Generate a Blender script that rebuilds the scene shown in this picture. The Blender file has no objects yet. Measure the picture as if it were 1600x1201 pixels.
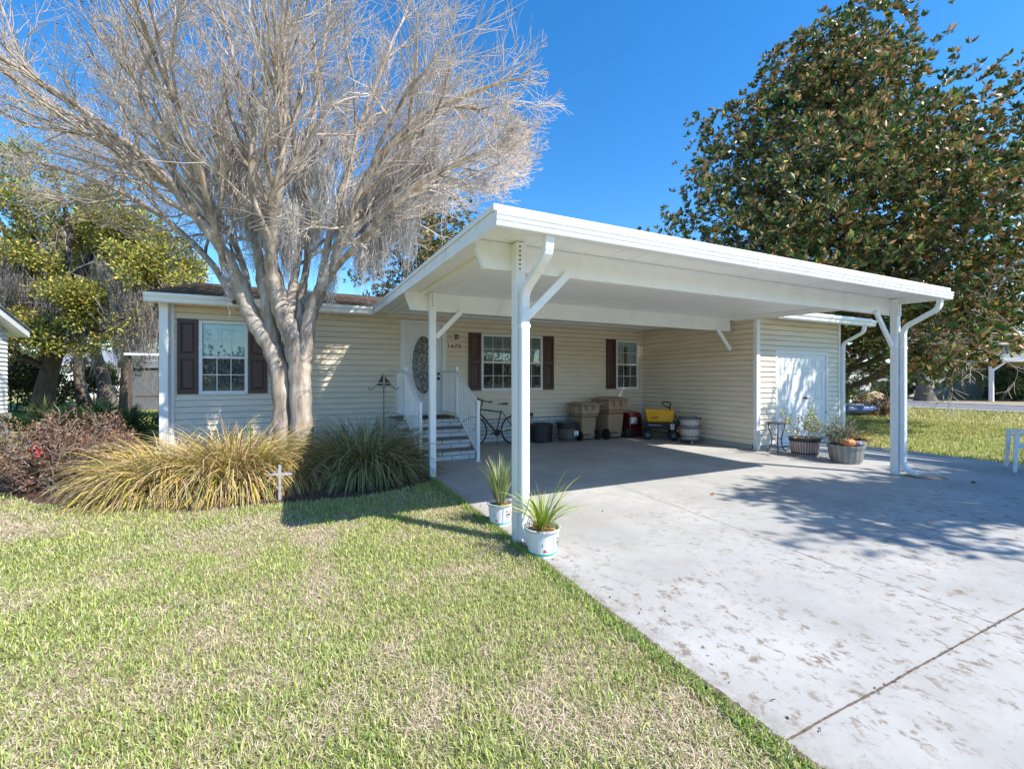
import bpy, bmesh, math, random
import numpy as np
from mathutils import Vector, Matrix, noise

# ------------------------------------------------------------------ camera, sky, sun, exposure
S = bpy.context.scene
C = S.collection
YAW = math.atan(329/690)
cam_data = bpy.data.cameras.new('camera')
cam = bpy.data.objects.new('camera', cam_data); C.objects.link(cam); S.camera = cam
cam.location = (0, 0, 1.54)
cam.rotation_euler = (math.radians(90), 0, -YAW)
cam_data.sensor_width = 36.0
cam_data.lens = 690/1600*36.0
cam_data.shift_y = -8.5/1600
cam_data.clip_start = 0.05
cam_data.clip_end = 2000

SUN = Vector((1.55, -2.1, 2.9)).normalized()
elev = math.asin(SUN.z)
W = bpy.data.worlds.new('World'); S.world = W; W.use_nodes = True
nt = W.node_tree; nt.nodes.clear()
wo = nt.nodes.new('ShaderNodeOutputWorld'); bg = nt.nodes.new('ShaderNodeBackground')
sky = nt.nodes.new('ShaderNodeTexSky'); sky.sky_type = 'NISHITA'; sky.sun_disc = False
sky.sun_elevation = elev
sky.sun_rotation = math.atan2(SUN.x, SUN.y)
sky.air_density = 1.0; sky.dust_density = 0.15; sky.ozone_density = 3.0; sky.altitude = 0
hsv = nt.nodes.new('ShaderNodeHueSaturation'); hsv.inputs['Saturation'].default_value = 1.34
nt.links.new(sky.outputs[0], hsv.inputs['Color'])
nt.links.new(hsv.outputs[0], bg.inputs[0]); bg.inputs[1].default_value = 0.135
nt.links.new(bg.outputs[0], wo.inputs[0])
sd = bpy.data.lights.new('sun', 'SUN'); sd.energy = 4.0; sd.angle = math.radians(0.5); sd.color = (1, 0.95, 0.86)
so = bpy.data.objects.new('sun', sd); C.objects.link(so)
so.rotation_euler = SUN.to_track_quat('Z', 'Y').to_euler()
S.view_settings.view_transform = 'Standard'; S.view_settings.look = 'None'
S.view_settings.exposure = 1.0; S.view_settings.gamma = 1.0
S.cycles.max_bounces = 8; S.cycles.diffuse_bounces = 5; S.cycles.transparent_max_bounces = 16

rng = random.Random(7)
NR = np.random.default_rng(11)

# ------------------------------------------------------------------ materials
MATS = {}
def new_mat(name):
    m = bpy.data.materials.new(name); m.use_nodes = True
    m.node_tree.nodes.clear(); MATS[name] = m
    o = m.node_tree.nodes.new('ShaderNodeOutputMaterial'); p = m.node_tree.nodes.new('ShaderNodeBsdfPrincipled')
    m.node_tree.links.new(p.outputs[0], o.inputs[0])
    return m, m.node_tree.nodes, m.node_tree.links, p, o
def mixc(N, L, fac, a, b, mode='MIX'):
    n = N.new('ShaderNodeMix'); n.data_type = 'RGBA'; n.blend_type = mode
    for s, v in ((n.inputs[0], fac), (n.inputs[6], a), (n.inputs[7], b)):
        if hasattr(v, 'links') or hasattr(v, 'is_linked'): L.new(v, s)
        elif isinstance(v, (int, float)): s.default_value = v
        else: s.default_value = (*v, 1)
    return n.outputs[2]
def tex(N, L, scale, detail=4, rough=.55, coord='Object', stretch=None, dist=0.0):
    tc = N.new('ShaderNodeTexCoord'); n = N.new('ShaderNodeTexNoise')
    src = tc.outputs[coord]
    if stretch:
        mp = N.new('ShaderNodeMapping'); mp.inputs['Scale'].default_value = stretch; L.new(src, mp.inputs[0]); src = mp.outputs[0]
    L.new(src, n.inputs['Vector'])
    n.inputs['Scale'].default_value = scale; n.inputs['Detail'].default_value = detail; n.inputs['Roughness'].default_value = rough
    n.inputs['Distortion'].default_value = dist
    return n.outputs['Fac']
def ramp(N, L, fac, lo, hi, a=0.0, b=1.0):
    r = N.new('ShaderNodeMapRange'); r.inputs[1].default_value = lo; r.inputs[2].default_value = hi
    r.inputs[3].default_value = a; r.inputs[4].default_value = b; L.new(fac, r.inputs[0]); return r.outputs[0]
def bump(N, L, p, h, strength=.3, dist=.01):
    b = N.new('ShaderNodeBump'); b.inputs['Strength'].default_value = strength; b.inputs['Distance'].default_value = dist
    L.new(h, b.inputs['Height']); L.new(b.outputs[0], p.inputs['Normal'])
def M(name, col, rough=.5, var=.12, scale=6, metal=0.0, bmp=0.0, bscale=60, stretch=None, dirt=None, dirt_amt=.5, spec=.5):
    if name in MATS: return MATS[name]
    m, N, L, p, o = new_mat(name)
    dark = tuple(c*(1-var) for c in col); lite = tuple(min(1, c*(1+var*.6)) for c in col)
    f = tex(N, L, scale, stretch=stretch)
    c = mixc(N, L, ramp(N, L, f, .3, .7), dark, lite)
    if dirt:
        d = tex(N, L, scale*.6, 8, .7, stretch=stretch, dist=1.5)
        c = mixc(N, L, ramp(N, L, d, .52, .72, 0, dirt_amt), c, dirt)
    L.new(c, p.inputs['Base Color'])
    p.inputs['Roughness'].default_value = rough; p.inputs['Metallic'].default_value = metal
    p.inputs['Specular IOR Level'].default_value = spec
    if bmp: bump(N, L, p, tex(N, L, bscale, 3), bmp, .004)
    return m
def M_attr(name, rough=.55, trans=.2, spec=.4):
    m, N, L, p, o = new_mat(name)
    a = N.new('ShaderNodeAttribute'); a.attribute_name = 'Col'
    L.new(a.outputs['Color'], p.inputs['Base Color']); p.inputs['Roughness'].default_value = rough
    p.inputs['Specular IOR Level'].default_value = spec
    if trans:
        t = N.new('ShaderNodeBsdfTranslucent'); L.new(a.outputs['Color'], t.inputs[0])
        mx = N.new('ShaderNodeMixShader'); mx.inputs[0].default_value = trans
        L.new(p.outputs[0], mx.inputs[1]); L.new(t.outputs[0], mx.inputs[2]); L.new(mx.outputs[0], o.inputs[0])
    return m

M('vinyl_siding', (.80,.70,.555), .5, .06, 1.5, dirt=(.45,.41,.33), dirt_amt=.28, stretch=(1,1,4))
M('white_metal', (.86,.86,.85), .38, .04, 3, dirt=(.50,.47,.40), dirt_amt=.3)
M('white_soffit', (.90,.89,.86), .5, .03, 2)
M('white_trim', (.80,.80,.79), .45, .03, 4)
M('shutter_brown', (.075,.034,.030), .45, .15, 12, bmp=.15, bscale=90, stretch=(1,1,.15))
M('dark_room', (.035,.035,.04), .8)
M('blind_fabric', (.62,.68,.68), .6, .08, 3)
M('curtain_cloth', (.36,.36,.34), .8, .15, 4)
M('black_metal', (.02,.02,.02), .4, .1)
M('black_plastic', (.028,.028,.032), .5, .2, 9)
M('rubber', (.018,.018,.02), .7, .2, 20)
M('tan_plastic', (.40,.27,.165), .42, .10, 3, dirt=(.18,.12,.07), dirt_amt=.25, bmp=.1, bscale=160)
M('maroon_plastic', (.14,.012,.02), .35, .1)
M('yellow_plastic', (.80,.40,.01), .35, .08)
M('white_plastic', (.78,.78,.79), .35, .03, dirt=(.55,.53,.5), dirt_amt=.2)
M('grey_plastic', (.5,.54,.58), .5)
M('steel', (.5,.5,.5), .3, .1, metal=.9)
M('brass', (.45,.30,.12), .35, .1, metal=.8)
M('bronze', (.09,.07,.055), .45, .2, 30, metal=.5, dirt=(.3,.28,.24), dirt_amt=.5)
M('tread_brown', (.22,.185,.16), .75, .2, 9, bmp=.3, bscale=80, dirt=(.1,.085,.07), dirt_amt=.5)
M('mat_dark', (.045,.028,.022), .9, .3, 40, bmp=.5, bscale=200)
M('green_paint', (.02,.045,.03), .3)
M('leather_tan', (.30,.16,.06), .5)
M('soil', (.05,.032,.02), .95, .5, 40, bmp=.8, bscale=60)
M('bark_grey', (.17,.14,.115), .9, .4, 7, bmp=.8, bscale=14, dirt=(.05,.045,.04), dirt_amt=.7, stretch=(1,1,.35))
M('bark_dark', (.075,.062,.052), .9, .4, 7, bmp=.8, bscale=14, dirt=(.04,.035,.03), dirt_amt=.7, stretch=(1,1,.35))
M('twig_pale', (.60,.51,.43), .75, .3, 3, dirt=(.24,.18,.13), dirt_amt=.6)
M('twig_grey', (.36,.32,.28), .8, .25, 5)
M('seed_dark', (.05,.032,.028), .9, .3, 30)
M('asphalt', (.17,.17,.18), .9, .2, 1.2, bmp=.3, bscale=60)
M('kerb_concrete', (.48,.47,.44), .9, .15, 2)
M('far_white', (.72,.72,.71), .6, .06, 2)
M('far_beige', (.50,.43,.33), .7, .06, 2)
M('far_roof_grey', (.22,.24,.28), .8, .2, 8)
M('far_grey', (.14,.15,.17), .8, .2, 5)
M('far_brown', (.10,.07,.055), .8, .2, 5)
M('cross_silver', (.55,.56,.62), .35, .2, 25, metal=.4)
M('pumpkin_orange', (.62,.20,.07), .5, .2, 12)
M('pumpkin_white', (.45,.47,.55), .4, .1, 12)
M('tote_label', (.30,.08,.03), .6)
M('sticker_orange', (.85,.12,.03), .5); M('sticker_green', (.08,.5,.12), .5)
M('mark_white', (.7,.7,.7), .6, .05)
M('paint_red', (.55,.05,.06), .5); M('paint_blue', (.04,.12,.35), .5); M('paint_teal', (.03,.42,.33), .5); M('paint_pink', (.75,.28,.36), .5); M('paint_navy', (.02,.03,.06), .5)
M('number_red', (.22,.03,.03), .5)
M('lamp_glass', (.35,.22,.14), .2)
M('door_paint', (.74,.75,.76), .4, .03, 3)
M('tarp_blue', (.10,.16,.38), .5, .2, 6)
M('cart_beige', (.55,.42,.28), .4)
M('leather_white', (.7,.68,.64), .5)
M('rust_leaf', (.24,.11,.05), .7, .4, 60)

def glass_mat(name, tint, refl):
    m, N, L, p, o = new_mat(name); N.remove(p)
    g = N.new('ShaderNodeBsdfGlossy'); g.inputs['Roughness'].default_value = .015; g.inputs[0].default_value = (.95,.97,1,1)
    t = N.new('ShaderNodeBsdfTransparent'); t.inputs[0].default_value = (*tint, 1)
    fr = N.new('ShaderNodeFresnel'); fr.inputs[0].default_value = 1.5
    a = N.new('ShaderNodeMath'); a.operation = 'MULTIPLY_ADD'; a.inputs[1].default_value = 1.0; a.inputs[2].default_value = refl
    L.new(fr.outputs[0], a.inputs[0]); mx = N.new('ShaderNodeMixShader'); L.new(a.outputs[0], mx.inputs[0])
    L.new(t.outputs[0], mx.inputs[1]); L.new(g.outputs[0], mx.inputs[2]); L.new(mx.outputs[0], o.inputs[0])
glass_mat('window_glass', (.86,.94,.94), .02)
glass_mat('screen_glass', (.62,.64,.66), .0)

# leaded door glass
m, N, L, p, o = new_mat('leaded_glass')
tc = N.new('ShaderNodeTexCoord'); v = N.new('ShaderNodeTexVoronoi'); v.inputs['Scale'].default_value = 26; L.new(tc.outputs['Object'], v.inputs['Vector'])
L.new(mixc(N, L, ramp(N, L, tex(N, L, 22, 3), .42, .62), (.04,.045,.045), (.34,.36,.36)), p.inputs['Base Color'])
p.inputs['Roughness'].default_value = .12; bump(N, L, p, v.outputs['Distance'], .5, .01)

# white brick skirting
def brick_mat(name, c1, c2, mortar, w, h, ms=.006, rough=.6, rot=None):
    m, N, L, p, o = new_mat(name)
    geo = N.new('ShaderNodeNewGeometry'); sx = N.new('ShaderNodeSeparateXYZ'); L.new(geo.outputs['Position'], sx.inputs[0])
    # the course runs along the wall: add world x and y (walls are axis aligned)
    ad = N.new('ShaderNodeMath'); ad.operation = 'ADD'; L.new(sx.outputs[0], ad.inputs[0]); L.new(sx.outputs[1], ad.inputs[1])
    cb = N.new('ShaderNodeCombineXYZ'); L.new(ad.outputs[0], cb.inputs[0]); L.new(sx.outputs[2], cb.inputs[1])
    b = N.new('ShaderNodeTexBrick'); L.new(cb.outputs[0], b.inputs['Vector'])
    b.inputs['Color1'].default_value = (*c1,1); b.inputs['Color2'].default_value = (*c2,1); b.inputs['Mortar'].default_value = (*mortar,1)
    b.inputs['Scale'].default_value = 1; b.inputs['Brick Width'].default_value = w; b.inputs['Row Height'].default_value = h
    b.inputs['Mortar Size'].default_value = ms; b.inputs['Mortar Smooth'].default_value = .1
    c = mixc(N, L, ramp(N, L, tex(N, L, 9, 6, .65), .45, .75, 0, .45), b.outputs['Color'], tuple(x*.72 for x in c1))
    L.new(c, p.inputs['Base Color']); p.inputs['Roughness'].default_value = rough
    inv = N.new('ShaderNodeMath'); inv.operation = 'SUBTRACT'; inv.inputs[0].default_value = 1; L.new(b.outputs['Fac'], inv.inputs[1])
    bump(N, L, p, inv.outputs[0], .7, .01)
    return m
brick_mat('white_brick', (.70,.71,.71), (.62,.63,.64), (.06,.06,.07), .36, .092)
brick_mat('neighbour_brick', (.42,.36,.30), (.5,.45,.40), (.22,.2,.18), .22, .075)

# shingles
m, N, L, p, o = new_mat('shingles')
tc = N.new('ShaderNodeTexCoord'); b = N.new('ShaderNodeTexBrick'); mp = N.new('ShaderNodeMapping'); L.new(tc.outputs['Object'], mp.inputs[0]); L.new(mp.outputs[0], b.inputs['Vector'])
b.inputs['Color1'].default_value = (.13,.095,.075,1); b.inputs['Color2'].default_value = (.22,.165,.13,1); b.inputs['Mortar'].default_value = (.02,.017,.015,1)
b.inputs['Scale'].default_value = 1; b.inputs['Brick Width'].default_value = .3; b.inputs['Row Height'].default_value = .14; b.inputs['Mortar Size'].default_value = .012; b.inputs['Bias'].default_value = 0
L.new(mixc(N, L, ramp(N, L, tex(N, L, 40, 6), .3, .7), b.outputs['Color'], (.09,.07,.06)), p.inputs['Base Color']); p.inputs['Roughness'].default_value = .95
bump(N, L, p, b.outputs['Fac'], -.8, .02)

# driveway concrete
m, N, L, p, o = new_mat('concrete')
c = mixc(N, L, ramp(N, L, tex(N, L, .9, 5, .6), .35, .7), (.325,.315,.30), (.455,.44,.42))
c = mixc(N, L, ramp(N, L, tex(N, L, 3.2, 6, .7, stretch=(1,.35,1)), .46, .75, 0, .4), c, (.34,.335,.325))
# rust brown worn patches in the open part of the drive
f1 = tex(N, L, 13, 10, .78, stretch=(.8,.6,1), dist=.2); f2 = tex(N, L, .85, 3, .5)
mu = N.new('ShaderNodeMath'); mu.operation = 'MULTIPLY'; L.new(ramp(N, L, f1, .53, .60), mu.inputs[0]); L.new(ramp(N, L, f2, .36, .50), mu.inputs[1])
geo = N.new('ShaderNodeNewGeometry'); sx = N.new('ShaderNodeSeparateXYZ'); L.new(geo.outputs['Position'], sx.inputs[0])
fade = ramp(N, L, sx.outputs[1], 4.8, 2.4, .15, 1.0)
mu2 = N.new('ShaderNodeMath'); mu2.operation = 'MULTIPLY'; L.new(mu.outputs[0], mu2.inputs[0]); L.new(fade, mu2.inputs[1])
c = mixc(N, L, mu2.outputs[0], c, (.20,.16,.125))
c = mixc(N, L, ramp(N, L, tex(N, L, 2.4, 10, .75, dist=.8), .5, .66, 0, .4), c, (.30,.275,.245))
# fine dark specks and flakes
c = mixc(N, L, ramp(N, L, tex(N, L, 26, 5, .8, stretch=(1,.6,1)), .60, .66, 0, .7), c, (.19,.165,.14))
# larger soft grey patches (oil, tyres) under the roof
c = mixc(N, L, ramp(N, L, tex(N, L, .55, 4, .6, stretch=(.7,2.2,1)), .5, .72, 0, .55), c, (.33,.34,.345))
# dirty rim at the lawn
rim = ramp(N, L, sx.outputs[0], 2.02, 1.83, 0, .75)
mr = N.new('ShaderNodeMath'); mr.operation = 'MULTIPLY'; L.new(rim, mr.inputs[0]); L.new(ramp(N, L, tex(N, L, 9, 6, .7), .4, .6), mr.inputs[1])
c = mixc(N, L, mr.outputs[0], c, (.20,.165,.14))
L.new(c, p.inputs['Base Color']); p.inputs['Roughness'].default_value = .85
bump(N, L, p, tex(N, L, 45, 6, .7), .25, .006)

# lawn soil / thatch sheet
m, N, L, p, o = new_mat('lawn_thatch')
c = mixc(N, L, ramp(N, L, tex(N, L, 60, 5, .8), .35, .65), (.20,.15,.09), (.52,.43,.30))
g = mixc(N, L, ramp(N, L, tex(N, L, 45, 5, .8), .35, .65), (.08,.11,.03), (.32,.35,.12))
c = mixc(N, L, ramp(N, L, tex(N, L, .7, 6, .65), .38, .58), c, g)
L.new(c, p.inputs['Base Color']); p.inputs['Roughness'].default_value = .95; bump(N, L, p, tex(N, L, 70, 5, .8), .6, .02)
m, N, L, p, o = new_mat('far_lawn')
c = mixc(N, L, ramp(N, L, tex(N, L, .35, 7, .65, stretch=(1,.5,1)), .36, .62), (.50,.41,.20), (.33,.37,.08))
c = mixc(N, L, ramp(N, L, tex(N, L, 8, 6, .8), .3, .7, 0, .5), c, (.12,.13,.04))
L.new(c, p.inputs['Base Color']); p.inputs['Roughness'].default_value = .95; bump(N, L, p, tex(N, L, 30, 5, .8), .6, .03)
# mulch
m, N, L, p, o = new_mat('mulch_bark')
c = mixc(N, L, ramp(N, L, tex(N, L, 28, 6, .8, stretch=(1,.6,1)), .35, .65), (.035,.02,.015), (.17,.095,.07))
L.new(c, p.inputs['Base Color']); p.inputs['Roughness'].default_value = .95; bump(N, L, p, tex(N, L, 30, 5, .8), 1, .04)

# crape myrtle bark: smooth pale with tan strips
m, N, L, p, o = new_mat('crape_bark')
c = mixc(N, L, ramp(N, L, tex(N, L, 5, 5, .6, stretch=(1.5,1.5,.25)), .38, .62), (.21,.165,.135), (.54,.455,.375))
c = mixc(N, L, ramp(N, L, tex(N, L, 3.3, 4, .6, stretch=(1.2,1.2,.35)), .55, .68, 0, .75), c, (.42,.27,.13))
c = mixc(N, L, ramp(N, L, tex(N, L, 9, 6, .7, stretch=(1,1,.5)), .6, .75, 0, .7), c, (.13,.11,.10))
L.new(c, p.inputs['Base Color']); p.inputs['Roughness'].default_value = .7; bump(N, L, p, tex(N, L, 12, 5, .6, stretch=(2,2,.25)), .5, .02)

# barrel stave stripes (object space angle)
def barrel_mat(name, c1, c2, n=34):
    m, N, L, p, o = new_mat(name)
    tc = N.new('ShaderNodeTexCoord'); sx = N.new('ShaderNodeSeparateXYZ'); L.new(tc.outputs['Object'], sx.inputs[0])
    at = N.new('ShaderNodeMath'); at.operation = 'ARCTAN2'; L.new(sx.outputs[1], at.inputs[0]); L.new(sx.outputs[0], at.inputs[1])
    k = N.new('ShaderNodeMath'); k.operation = 'MULTIPLY'; k.inputs[1].default_value = n; L.new(at.outputs[0], k.inputs[0])
    s = N.new('ShaderNodeMath'); s.operation = 'SINE'; L.new(k.outputs[0], s.inputs[0])
    c = mixc(N, L, ramp(N, L, s.outputs[0], -.6, .6), c1, c2)
    c = mixc(N, L, ramp(N, L, tex(N, L, 25, 5, .7, stretch=(1,1,.3)), .45, .7, 0, .5), c, tuple(x*.5 for x in c1))
    L.new(c, p.inputs['Base Color']); p.inputs['Roughness'].default_value = .6; bump(N, L, p, s.outputs[0], .4, .008)
barrel_mat('barrel_pink', (.24,.15,.14), (.62,.47,.44))
barrel_mat('barrel_grey', (.22,.22,.20), (.29,.29,.265), 18)
barrel_mat('barrel_pale', (.33,.32,.29), (.52,.51,.47), 40)
barrel_mat('barrel_brown', (.10,.075,.062), (.22,.17,.145), 30)

M_attr('grass_blades', .55, .25); M_attr('leaves_glossy', .40, .22, .35); M_attr('leaves_matt', .6, .25); M_attr('moss_strands', .9, .2, .1)
M_attr('long_blades', .5, .2)

# ------------------------------------------------------------------ mesh helpers
class MB:
    def __init__(s): s.v = []; s.f = []
    def add(s, vs, fs):
        b = len(s.v); s.v.extend([tuple(v) for v in vs]); s.f.extend([tuple(i+b for i in f) for f in fs]); return s
    def box(s, x0, x1, y0, y1, z0, z1):
        return s.add([(x0,y0,z0),(x1,y0,z0),(x1,y1,z0),(x0,y1,z0),(x0,y0,z1),(x1,y0,z1),(x1,y1,z1),(x0,y1,z1)],
                     [(0,3,2,1),(4,5,6,7),(0,1,5,4),(1,2,6,5),(2,3,7,6),(3,0,4,7)])
    def frustum(s, cx, cy, z0, z1, w0, d0, w1, d1, ox=0, oy=0):
        q = lambda w, d, z, x, y: [(x-w/2,y-d/2,z),(x+w/2,y-d/2,z),(x+w/2,y+d/2,z),(x-w/2,y+d/2,z)]
        return s.add(q(w0,d0,z0,cx,cy)+q(w1,d1,z1,cx+ox,cy+oy), [(0,3,2,1),(4,5,6,7),(0,1,5,4),(1,2,6,5),(2,3,7,6),(3,0,4,7)])
    def bar(s, p, q, w, h, up=(0,0,1)):
        p, q, up = Vector(p), Vector(q), Vector(up); d = (q-p).normalized(); a = d.cross(up)
        if a.length < 1e-4: a = d.cross(Vector((1,0,0)))
        a.normalize(); b = a.cross(d).normalized(); a *= w/2; b *= h/2
        return s.add([p-a-b,p+a-b,p+a+b,p-a+b,q-a-b,q+a-b,q+a+b,q-a+b], [(0,3,2,1),(4,5,6,7),(0,1,5,4),(1,2,6,5),(2,3,7,6),(3,0,4,7)])
    def tube(s, pts, r, n=8, cap=True):
        pts = [Vector(p) for p in pts]; rs = r if isinstance(r, (list, tuple)) else [r]*len(pts)
        vs = []; up = None
        for i, p in enumerate(pts):
            t = (pts[min(i+1, len(pts)-1)]-pts[max(i-1, 0)]).normalized()
            if up is None:
                up = t.cross(Vector((0,0,1)))
                if up.length < 1e-3: up = t.cross(Vector((1,0,0)))
            a = (up - t*up.dot(t)).normalized(); b = t.cross(a); up = a
            for k in range(n):
                g = 2*math.pi*k/n; vs.append(p+(a*math.cos(g)+b*math.sin(g))*rs[i])
        fs = [(i*n+k, i*n+(k+1)%n, (i+1)*n+(k+1)%n, (i+1)*n+k) for i in range(len(pts)-1) for k in range(n)]
        if cap: fs += [tuple(range(n-1,-1,-1)), tuple((len(pts)-1)*n+k for k in range(n))]
        return s.add(vs, fs)
    def lathe(s, prof, c=(0,0,0), n=24, sx=1, sy=1, cap=True):
        vs = [(c[0]+r*math.cos(2*math.pi*k/n)*sx, c[1]+r*math.sin(2*math.pi*k/n)*sy, c[2]+z) for r, z in prof for k in range(n)]
        fs = [(i*n+k, i*n+(k+1)%n, (i+1)*n+(k+1)%n, (i+1)*n+k) for i in range(len(prof)-1) for k in range(n)]
        if cap and prof[0][0] > 1e-4: fs.append(tuple(range(n-1,-1,-1)))
        if cap and prof[-1][0] > 1e-4: fs.append(tuple((len(prof)-1)*n+k for k in range(n)))
        return s.add(vs, fs)
    def prism(s, poly, axis, a0, a1):
        """poly: list of 2D points, extruded along axis ('x': poly=(y,z), 'y': (x,z), 'z': (x,y))"""
        mk = {'x': lambda u, v, a: (a,u,v), 'y': lambda u, v, a: (u,a,v), 'z': lambda u, v, a: (u,v,a)}[axis]
        n = len(poly)
        return s.add([mk(u,v,a0) for u, v in poly]+[mk(u,v,a1) for u, v in poly],
                     [tuple(range(n-1,-1,-1)), tuple(range(n,2*n))]+[(i,(i+1)%n,(i+1)%n+n,i+n) for i in range(n)])
    def sweep(s, pts, w, h, n=None):
        """rectangular pipe along points lying in a plane of constant x"""
        pts = [Vector(p) for p in pts]; vs = []
        for i, p in enumerate(pts):
            t = (pts[min(i+1,len(pts)-1)]-pts[max(i-1,0)]).normalized(); a = Vector((1,0,0)); b = a.cross(t).normalized()
            vs += [p-a*w/2-b*h/2, p+a*w/2-b*h/2, p+a*w/2+b*h/2, p-a*w/2+b*h/2]
        fs = [(i*4+k, i*4+(k+1)%4, (i+1)*4+(k+1)%4, (i+1)*4+k) for i in range(len(pts)-1) for k in range(4)]
        m = (len(pts)-1)*4; fs += [(3,2,1,0),(m,m+1,m+2,m+3)]
        return s.add(vs, fs)
    def ball(s, c, r, n=12, sx=1, sy=1, sz=1):
        return s.lathe([(max(1e-5, r*math.sin(math.pi*i/(n//2+2)))*1, -r*math.cos(math.pi*i/(n//2+2))*sz) for i in range(n//2+3)], c, n, sx, sy)
    def build(s, name, mat, parent=None, world=True, bevel=0, smooth=False, loc=None):
        me = bpy.data.meshes.new(name)
        off = Vector((0,0,0))
        if parent is not None and world:
            q = parent
            while q is not None: off += q.location; q = q.parent
        if loc is not None: off += Vector(loc)
        me.from_pydata([(v[0]-off.x, v[1]-off.y, v[2]-off.z) for v in s.v], [], s.f)
        bmx = bmesh.new(); bmx.from_mesh(me); bmesh.ops.recalc_face_normals(bmx, faces=bmx.faces); bmx.to_mesh(me); bmx.free()
        me.materials.append(MATS[mat])
        o = bpy.data.objects.new(name, me); C.objects.link(o)
        if parent is not None: o.parent = parent
        if loc is not None: o.location = loc
        if smooth: me.shade_smooth() if hasattr(me, 'shade_smooth') else me.polygons.foreach_set('use_smooth', [True]*len(me.polygons))
        if bevel:
            b = o.modifiers.new('bevel', 'BEVEL'); b.width = bevel; b.segments = 2; b.limit_method = 'ANGLE'; b.angle_limit = math.radians(40)
        return o
def tag(o, label=None, cat=None, group=None, kind=None):
    if label: o['label'] = label
    if cat: o['category'] = cat
    if group: o['group'] = group
    if kind: o['kind'] = kind
    return o
def thing(name, label, cat, loc=(0,0,0), rz=0, group=None):
    o = bpy.data.objects.new(name, None); C.objects.link(o); o.location = loc; o.rotation_euler = (0,0,rz); o.empty_display_size = .1
    return tag(o, label, cat, group)
def copy_tree(o, parent=None):
    c = o.copy(); C.objects.link(c); c.parent = parent
    for ch in [x for x in bpy.data.objects if x.parent == o]: copy_tree(ch, c)
    return c
def np_mesh(name, V, F, mat, cols=None, parent=None, smooth=False):
    """V (N,3), F (M,k) all the same size; cols (N,3) point colours"""
    me = bpy.data.meshes.new(name); V = np.asarray(V, dtype=np.float32); F = np.asarray(F, dtype=np.int32); k = F.shape[1]
    if parent is not None:
        q = parent; V = V.copy()
        while q is not None: V -= np.array(q.location, dtype=np.float32); q = q.parent
    me.vertices.add(len(V)); me.vertices.foreach_set('co', V.ravel())
    me.loops.add(F.size); me.loops.foreach_set('vertex_index', F.ravel())
    me.polygons.add(len(F)); me.polygons.foreach_set('loop_start', np.arange(0, F.size, k, dtype=np.int32))
    try: me.polygons.foreach_set('loop_total', np.full(len(F), k, dtype=np.int32))
    except Exception: pass
    me.update(calc_edges=True)
    if cols is not None:
        a = me.color_attributes.new('Col', 'FLOAT_COLOR', 'POINT')
        a.data.foreach_set('color', np.concatenate([cols, np.ones((len(cols),1))], 1).astype(np.float32).ravel())
    if smooth: me.polygons.foreach_set('use_smooth', np.ones(len(F), dtype=bool))
    me.materials.append(MATS[mat])
    o = bpy.data.objects.new(name, me); C.objects.link(o); o.parent = parent
    return o
def unit(a): return a/np.maximum(np.linalg.norm(a, axis=-1, keepdims=True), 1e-6)
def leaves(c, d, length, width, cols, fold=.25):
    """leaf quads: c (N,3) base, d (N,3) direction"""
    n = len(c); d = unit(d); r = unit(NR.normal(size=(n,3))); s = unit(np.cross(d, r)); nn = np.cross(s, d)
    L_ = np.broadcast_to(np.asarray(length, float).reshape(-1,1), (n,1)); W_ = np.broadcast_to(np.asarray(width, float).reshape(-1,1), (n,1))
    mid = c+d*L_*.5-nn*L_*fold*.3
    V = np.stack([c, mid+s*W_*.5, c+d*L_, mid-s*W_*.5], 1).reshape(-1,3)
    F = np.arange(4*n).reshape(-1,4)
    return V, F, np.repeat(cols, 4, 0)
def ribbons(P, Wd, side, cols):
    """P (N,R,3), Wd (R,) or (N,R), side (N,3)"""
    n, R, _ = P.shape; Wd = np.broadcast_to(Wd, (n,R))[:,:,None]; s = side[:,None,:]
    V = np.stack([P-s*Wd/2, P+s*Wd/2], 2).reshape(-1,3)
    i = np.arange(n)[:,None]*2*R+np.arange(R-1)[None,:]*2; i = i.reshape(-1)
    F = np.stack([i, i+1, i+3, i+2], 1)
    if cols.ndim == 2: c = np.repeat(cols, 2*R, 0)
    else: c = np.repeat(cols.reshape(-1,3), 2, 0)
    return V, F, c
def join(parts):
    V, F, Cc, b = [], [], [], 0
    for v, f, c in parts: V.append(v); F.append(f+b); Cc.append(c); b += len(v)
    return np.concatenate(V), np.concatenate(F), np.concatenate(Cc)
def pal(n, colors, weights, jit=.2):
    w = np.array(weights, float); w /= w.sum()
    c = np.array(colors, float)[NR.choice(len(colors), n, p=w)]
    return np.clip(c*(1+NR.normal(size=(n,1))*jit*.6)*(1+NR.normal(size=(n,3))*jit*.2), .003, .95)
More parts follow.
